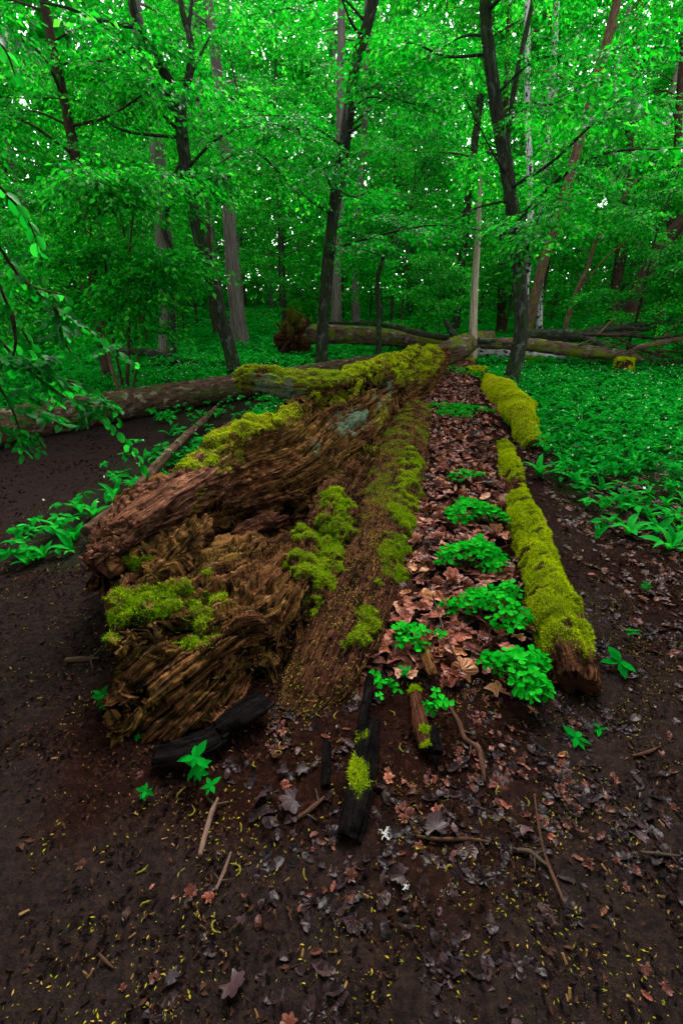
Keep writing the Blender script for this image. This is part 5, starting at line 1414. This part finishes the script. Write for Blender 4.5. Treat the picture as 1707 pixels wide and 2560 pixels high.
# -- litter on the ground right of the rim and scraps in front
def ground_pts(n, x0, x1, y0, y1, dens):
    x, y = r_.uniform(x0, x1, n), r_.uniform(y0, y1, n)
    k = r_.random(n) < dens(x, y); return gzv(x[k], y[k])
dn_r = lambda x, y: sstep(.0, .35, x - (1.25 + .12 * (y - 1.6)) + .3 * fbm(x * 2, y * 2, 3, 2)) * sstep(-.5, .1, y - 1.2) * (1 - .85 * green_mask(x, y)) * sstep(.9, .0, np.abs(x - 1.9 - .15 * y) - .5)
P = ground_pts(7000, .8, 4.5, .5, 5.5, dn_r); n = len(P)
V, F, tt = merged_leaves(P + np.array([0, 0, .004]), np.tile([0, 0, 1.], (n, 1)), r_.uniform(.025, .07, n), r_.choice(8, n), np.clip(.36 + .25 * r_.normal(size=n), 0, 1), tilt=.22)
tag(link('leaf_litter', mkmesh('leaf_litter', V, F, G['dead'], None, dict(tint=tt), False)), 'trodden brown leaf litter on the soil right of the mossy rim', 'leaf litter', None, 'stuff')
dn_f = lambda x, y: .9 * sstep(1.15, .2, np.abs(x - .35 + .1 * fbm(x, y, 1, 2)) - .05) * sstep(.15, .55, y) * sstep(1.9, 1.2, y) * np.clip(.15 + 1.6 * fbm(x * 2.5, y * 2.5, 6, 3) + .35 * sstep(.2, .7, x) * sstep(.5, .9, y), 0, 1)
P = ground_pts(5000, -1.2, 2.6, -.05, 2.2, dn_f); n = len(P)
V, F, tt = merged_leaves(P + np.array([0, 0, .004]), np.tile([0, 0, 1.], (n, 1)), r_.uniform(.012, .038, n), r_.choice(8, n), np.clip(.06 + .18 * r_.normal(size=n), 0, 1), tilt=.16)
tag(link('leaf_scraps', mkmesh('leaf_scraps', V, F, G['dead'], None, dict(tint=tt), False)), 'torn brown leaf scraps strewn over the foreground soil', 'leaf litter', None, 'stuff')
# matted, half-buried leaves spreading from the log's mouth to the right
dn_m = lambda x, y: np.clip(.35 + 1.3 * fbm(x * 1.8 + 4, y * 1.8, 16, 3), .02, 1) * sstep(-.75, .15, x + .25 * fbm(x * 2, y * 2, 2, 2)) * sstep(.02, .5, y) * sstep(2.1, 1.5, y - .12 * x)
P = ground_pts(7500, -.8, 2.6, -.05, 2.3, dn_m); n = len(P)
V, F, tt = merged_leaves(P + np.array([0, 0, .001]), np.tile([0, 0, 1.], (n, 1)), r_.uniform(.022, .06, n), r_.choice([1, 2, 4, 5, 6, 7], n), np.clip(.42 + .3 * r_.normal(size=n), 0, 1), tilt=.14)
tag(link('matted_leaves', mkmesh('matted_leaves', V, F, G['mauve'], None, dict(tint=tt), False)), 'dull mauve-brown leaves matted into the foreground soil', 'leaf litter', None, 'stuff')
# -- crumbs of wood and soil
def chips(P, N, L, W, r_=r_):
    n = len(P)
    U = unit(N + .35 * r_.normal(size=(n, 3))); D = unit(np.cross(U, r_.normal(size=(n, 3)))); S_ = np.cross(U, D)
    tm = np.array([[-.5, -.5, 0], [.5, -.35, 0], [.45, .5, 0], [-.5, .4, 0], [-.3, -.2, .7], [.35, .1, .55]])
    tr = np.array([[0, 1, 5], [0, 5, 4], [1, 2, 5], [2, 3, 4], [2, 4, 5], [3, 0, 4]])
    V = P[:, None] + L[:, None, None] * tm[None, :, 0:1] * D[:, None] + W[:, None, None] * (tm[None, :, 1:2] * S_[:, None] + tm[None, :, 2:3] * U[:, None])
    F = (tr[None] + (np.arange(n) * 6)[:, None, None]).reshape(-1, 3)
    return V.reshape(-1, 3), F
dn_c = lambda x, y: np.clip(.55 + .9 * fbm(x * 2.2, y * 2.2, 12, 3) + .3 * sstep(1.2, .4, np.abs(x - .2)), .12, 1)
P = ground_pts(30000, -2.4, 2.8, -.1, 3.0, dn_c); n = len(P)
big_ = r_.random(n) ** 3
V, F = chips(P, np.tile([0, 0, 1.], (n, 1)), .004 + .022 * big_, .002 + .006 * big_)
tag(link('soil_crumbs', mkmesh('soil_crumbs', V, F, G['crumb'], None, dict(tint=np.repeat(np.clip(r_.random(n) ** 2.4, 0, 1), 6)), False)), 'crumbs of rotten wood and soil strewn over the ground', 'soil', None, 'stuff')
accc = Acc()
for (SPp, SNn, wt) in SPECK_SURF + [(Lw.P, Lw.N, .6)]:
    k = int(2000 * wt)
    P, N_, _ = scatter_grid(SPp, SNn, sstep(.25, .7, SNn[..., 2]) * sstep(7, 3, SPp[..., 1]), k, r_)
    b_ = r_.random(len(P)) ** 3
    V, F = chips(P, N_, .005 + .025 * b_, .002 + .004 * b_); accc.add(V, F, None, np.repeat(r_.random(len(P)), 6))
V, F, _, tt = accc.get()
tag(link('wood_crumbs', mkmesh('wood_crumbs', V, F, G['crumb'], None, dict(tint=tt), False)), 'fine wood crumbs lying on the rotten log surfaces', 'wood crumbs', None, 'stuff')
# finer flakes of litter between them
P = ground_pts(110000, -2.4, 2.8, -.1, 2.4, dn_c); n = len(P)
U_ = unit(np.array([0, 0, 1.]) + .3 * r_.normal(size=(n, 3)))
V, F, k = leaves(P + np.array([0, 0, .003]), unit(np.cross(U_, r_.normal(size=(n, 3)))), U_, .004 + .026 * r_.random(n) ** 3.0, np.array([[-.5, 0, 0], [0, -.2, .06], [.5, 0, 0], [0, .2, .05]]), LEAF4_T)
tag(link('litter_flakes', mkmesh('litter_flakes', V, F, G['crumb'], None, dict(tint=np.repeat(np.clip(.1 + .85 * r_.random(n) ** 1.7, 0, 1), k)), False)), 'fine brown flakes of litter covering the foreground soil', 'soil', None, 'stuff')
# -- yellow-green bud scales everywhere
SPK = np.array([[-.5, 0, 0], [0, -.17, .12], [.5, 0, .05], [0, .17, .1]])
def specks(P, N, L):
    n = len(P); U = unit(N + .4 * r_.normal(size=(n, 3))); D = unit(np.cross(U, r_.normal(size=(n, 3))))
    return leaves(P + N * .003, D, U, L, SPK, LEAF4_T)
accs = Acc()
dn_s = lambda x, y: np.clip(.30 + 1.7 * fbm(x * 3.2, y * 3.2, 22, 4) + .25 * sstep(1.0, .3, np.abs(x - .3)) - .25 * sstep(-.5, -1.2, x), .03, 1)
P = ground_pts(60000, -2.4, 2.8, -.1, 3.2, dn_s); n = len(P)
V, F, k = specks(P, np.tile([0, 0, 1.], (n, 1)), (.0022 + .012 * r_.random(n) ** 3)); accs.add(V, F, None, np.repeat(r_.random(n), k))
for (SPp, SNn, wt) in SPECK_SURF:
    nn = int(2000 * wt)
    P, N_, _ = scatter_grid(SPp, SNn, sstep(.3, .8, SNn[..., 2]) * sstep(8, 2.5, SPp[..., 1]) * np.clip(.3 + 1.2 * fbm(SPp[..., 0] * 3, SPp[..., 1] * 3, 2, 2), .05, 1), nn, r_)
    V, F, k = specks(P, N_, r_.uniform(.005, .014, len(P))); accs.add(V, F, None, np.repeat(r_.random(len(P)), k))
V, F, _, tt = accs.get()
tag(link('bud_scales', mkmesh('bud_scales', V, F, G['speck'], None, dict(tint=tt), False)), 'fallen yellow-green bud scales dotted over soil and wood', 'bud scales', None, 'stuff')
# -- catkins: curled yellow threads
for i, (x_, y_) in enumerate([(440, 1990), (470, 2035), (600, 2055), (700, 1885), (840, 1800), (800, 1790), (340, 2185), (350, 2265), (590, 2190), (905, 2060), (540, 2300), (985, 1790), (1010, 1880), (1250, 1960), (1130, 2165), (640, 1915), (1420, 1880), (1320, 2010), (760, 2170), (450, 2200)]):
    p = PZ(x_, y_); p[2] = float(gz(p[0], p[1])) + .006; a = r_.uniform(0, 6.28); L_ = r_.uniform(.02, .045); cv = r_.normal() * 1.2
    pts = [p + np.array([math.cos(a + cv * s_) * L_ * s_, math.sin(a + cv * s_) * L_ * s_, .002 * math.sin(s_ * 6)]) for s_ in (0, .33, .66, 1)]
    V, F, uv = tube(pts, [.0015, .0026, .0026, .0012], 6, 18, .7, i, 220)
    t_ = thing('catkin', 'small curled yellow catkin lying on the foreground soil', 'catkin', p, 'fallen catkins')
    t2 = mkmesh('catkin', V - np.array(p), F, G['catkin'], uv, dict(tint=np.full(len(V), .5)))
    bpy.data.objects.remove(t_, do_unlink=True)
    tag(link('catkin', t2, None, p), 'small curled yellow catkin lying on the foreground soil', 'catkin', 'fallen catkins')

# ================================================================== LOOSE WOOD
def plank(name, label, cat, pp, hw, hh, mat, seed, moss=0.0, n=(80, 36)):
    q = [np.asarray(p) for p in pp]; m_ = len(q)
    L = ring_loft(q, [hw * (.8 if i in (0, m_ - 1) else 1) for i in range(m_)], [hh * (.75 if i in (0, m_ - 1) else 1) for i in range(m_)], *n)
    splinter(L, hw * .5, hw * .5, seed, .03, .03)
    L.push(wood_disp(L, seed, hw * .30, hw * .16, hw * .07))
    ms = sstep(.15, .4, fbm(L.P[..., 0] * 8 + seed, L.P[..., 1] * 8, 3, 3)) * moss * sstep(.2, .6, L.N[..., 2])
    b = q[0].copy(); b[2] = 0
    V, F, uv = L.mesh_data()
    o = link(name, mkmesh(name, V - b, F, mat, uv, dict(moss=L.ext(ms * .6), lichen=L.ext(ms * 0))), None, b); tag(o, label, cat)
    if moss: add_moss(o, L.P, L.N, ms, 1500, .012, .0025, G['moss_green'], .3, .7) 
    return o
zb = .015
plank('plank_remnant', 'long black wet slab of wood pointing at the viewer', 'wood slab', [PZ(868, 2112, .0), PZ(884, 2040, .025), PZ(902, 1950, .03), PZ(918, 1860, .02), PZ(935, 1790, .0)], .038, .017, G['wood_black'], 3.1, .9)
plank('plank_remnant', 'narrow black slab rising from the long one toward the ridge', 'wood slab', [PZ(898, 1880, .02), PZ(908, 1800, .035), PZ(918, 1740, .04), PZ(926, 1680, .03)], .016, .018, G['wood_black'], 4.7)
plank('wood_chip', 'small upright-looking black chip left of the long black slab', 'wood chip', [PZ(812, 1975, .01), PZ(814, 1920, .02), PZ(818, 1845, .015)], .020, .014, G['wood_black'], 6.2)
plank('plank_remnant', 'wet dark plank under the log overhang', 'wood slab', [PZ(540, 1830, .02), PZ(590, 1795, .045), PZ(640, 1765, .05), PZ(672, 1745, .04)], .046, .010, G['wood_black'], 8.4)
plank('plank_remnant', 'dark flat slab fragment along the log foot', 'wood slab', [PZ(365, 1890, .01), PZ(430, 1880, .03), PZ(520, 1850, .03), PZ(570, 1820, .01)], .05, .012, G['wood_black'], 9.9)
plank('plank_remnant', 'brown rotten board tilted in the leaves beside small sorrel', 'wood slab', [PZ(1085, 1700, .04), PZ(1072, 1660, .06), PZ(1060, 1620, .06), PZ(1050, 1590, .05)], .03, .025, G['wood'], 11.3)
plank('plank_remnant', 'short grey block of wood at the pale moss tuft', 'wood slab', [PZ(1095, 1890, .02), PZ(1085, 1850, .03), PZ(1078, 1815, .03)], .022, .022, G['wood_black'], 13.3)
plank('mossy_fragment', 'pale dry moss tuft on a wood fragment below the ridge', 'moss', [PZ(1075, 1880, .01), PZ(1055, 1820, .03), PZ(1045, 1765, .035), PZ(1035, 1720, .02)], .03, .025, G['wood_dark'], 14.2, 1.0)
for i, (lab, pp, w_) in enumerate([
    ('brown forked root twig right of the pale moss tuft', [(1122, 1765), (1148, 1810), (1160, 1845), (1195, 1872), (1205, 1910), (1212, 1955)], 12),
    ('thin dark twig lying in the trough leaves', [(1075, 1470), (1095, 1530), (1110, 1580), (1138, 1640), (1160, 1690)], 4),
    ('long thin brown twig on the lower right soil', [(1335, 1985), (1345, 2060), (1362, 2140), (1390, 2210), (1415, 2270)], 7),
    ('dark curved stick crossing the long brown twig', [(1290, 2125), (1320, 2128), (1350, 2150), (1370, 2165)], 12),
    ('straight brown stick lying below the pinkish leaf', [(1040, 2090), (1100, 2098), (1170, 2098), (1225, 2105)], 9),
    ('pale split stick left of the ribbed leaves', [(500, 2140), (515, 2080), (530, 2030), (545, 1995)], 15),
    ('slim brown stick piece below the pale split stick', [(540, 2225), (560, 2180), (578, 2130)], 10),
    ('short dark stick with pale lichen left of the log', [(165, 1650), (205, 1648), (250, 1645)], 15),
    ('tan wood sliver beside the purplish maple leaf', [(745, 2045), (780, 2020), (812, 1992)], 13),
    ('dark stick at the right picture edge', [(1600, 2130), (1650, 2135), (1700, 2140)], 8),
    ('reddish stick on the soil at right', [(1580, 1890), (1620, 1880), (1650, 1865)], 8),
    ('yellowish twig in the lower left soil', [(248, 2385), (262, 2400), (285, 2420)], 8),
    ('thin twig lying across the far trough leaves', [(1195, 1122), (1230, 1112), (1262, 1102)], 5),
    ('crooked stick beside the far stump', [(1180, 985), (1205, 975), (1235, 975), (1258, 955)], 9)]):
    q = []
    for (a, b) in pp:
        p = PZ(a, b)
        tz = TP.reshape(-1, 3)[np.argmin(((TP[..., :2] - p[:2]) ** 2).sum(-1))]
        z = max(float(gz(p[0], p[1])) + .006, (tz[2] + .035) if np.hypot(*(tz[:2] - p[:2])) < .03 else -1)
        p = PZ(a, b, z + .004); q.append(p)
    rad = px_m(w_, q[0]) / 2
    V, F, uv = tube(q, [rad * .8] + [rad] * (len(q) - 2) + [rad * .45], 9, len(q) * 8, .25, i, 25)
    b0 = q[0].copy()
    t_ = thing('twig', lab, 'twig', b0)
    part('stem', V, F, G['bark_pink'] if 'pale split' in lab else (G['twig'] if 'dark' in lab else G['twig_brown']), t_, uv)
    for k in range(2):
        j = int(r_.integers(0, len(q) - 1)); s0 = (q[j] + q[j + 1]) / 2; d_ = unit(q[j + 1] - q[j]); sv = np.array([-d_[1], d_[0], .1]) * (1 if k else -1)
        s1 = s0 + (d_ * .5 + sv) * rad * 5
        V, F, uv = tube([s0, (s0 + s1) / 2, s1], [rad * .5, rad * .4, rad * .15], 5, 6, .2, k)
        part('side_twig', V, F, G['twig'], t_, uv)
# branching pale lichen scraps
for lab, x_, y_ in [('white-green branching lichen scrap beside the black slab', 962, 2085), ('second tiny pale lichen scrap on the lower soil', 1012, 2215)]:
    p = PZ(x_, y_); p[2] = float(gz(p[0], p[1])) + .005
    acc = Acc()
    for k in range(12):
        a = r_.uniform(0, 6.28); l_ = r_.uniform(.01, .022) * (1 if y_ < 2150 else .6)
        e_ = p + np.array([math.cos(a) * l_, math.sin(a) * l_ * 1.4, .01 * r_.random()])
        V, F, uv = tube([p + r_.normal(size=3) * .004, (p + e_) / 2 + r_.normal(size=3) * .003, e_], [.0018, .0015, .001], 4, 6); acc.add(V, F, uv)
    V, F, uv, _ = acc.get()
    tag(link('lichen_scrap', mkmesh('lichen_scrap', V - p, F, G['bark_birch'], uv), None, p), lab, 'lichen')
# unseen trees added behind the viewer to darken the foreground and log
shade_canopy.location = (-2.1, -1.3, -.02)
for x, y, s_ in [(2.3, -1.4, 1.0), (.3, -4.2, 1.1), (-5.2, -.2, 1.0), (5.4, -.2, 1.0)]:
    copy_tree(shade_canopy, (x, y, -.02), x * 2.0, s_)
for x, y, s_ in [(-3.6, -4.6, .9), (3.8, -4.9, .95), (-7.5, -.8, .9), (7.5, -1.0, .9)]:  # slender copies added out of view to shade the foreground
    copy_tree(talls[0], (x, y, -.02), x * 2.0, s_, 'unseen slender tree added behind the viewer for shade')['group'] = 'unseen trees added behind the viewer for shade'
for x, y, k in [(-3.2, -2.6, 0), (3.3, -2.4, 1), (-1.2, -4.4, 2), (1.6, -4.6, 1), (-4.6, -.6, 2), (4.8, -.4, 0), (0, -6.2, 2), (-5.4, -3.4, 1), (5.5, -3.2, 2), (-3.0, -6.5, 2), (3.2, -6.6, 1)]:  # added to block rear light and darken faces toward the camera
    copy_tree(saps[k], (x, y, -.02), x * 3.1 + y, 1.05, 'unseen young tree added behind the viewer to block light')['group'] = 'unseen young trees added to block light'
# path: crumbs further off
P = ground_pts(24000, -7, -.6, 2.2, 7.5, lambda x, y: inpoly(x, y, PATH) * np.clip(.5 + fbm(x * 2, y * 2, 12, 3), .1, 1)); n = len(P)
b_ = r_.random(n) ** 2
V, F = chips(P, np.tile([0, 0, 1.], (n, 1)), .008 + .03 * b_, .004 + .010 * b_)
tag(link('path_crumbs', mkmesh('path_crumbs', V, F, G['crumb'], None, dict(tint=np.repeat(np.clip(r_.random(n), 0, 1), 6)), False)), 'brown crumbs and leaf bits on the trodden path at the left', 'soil', None, 'stuff')
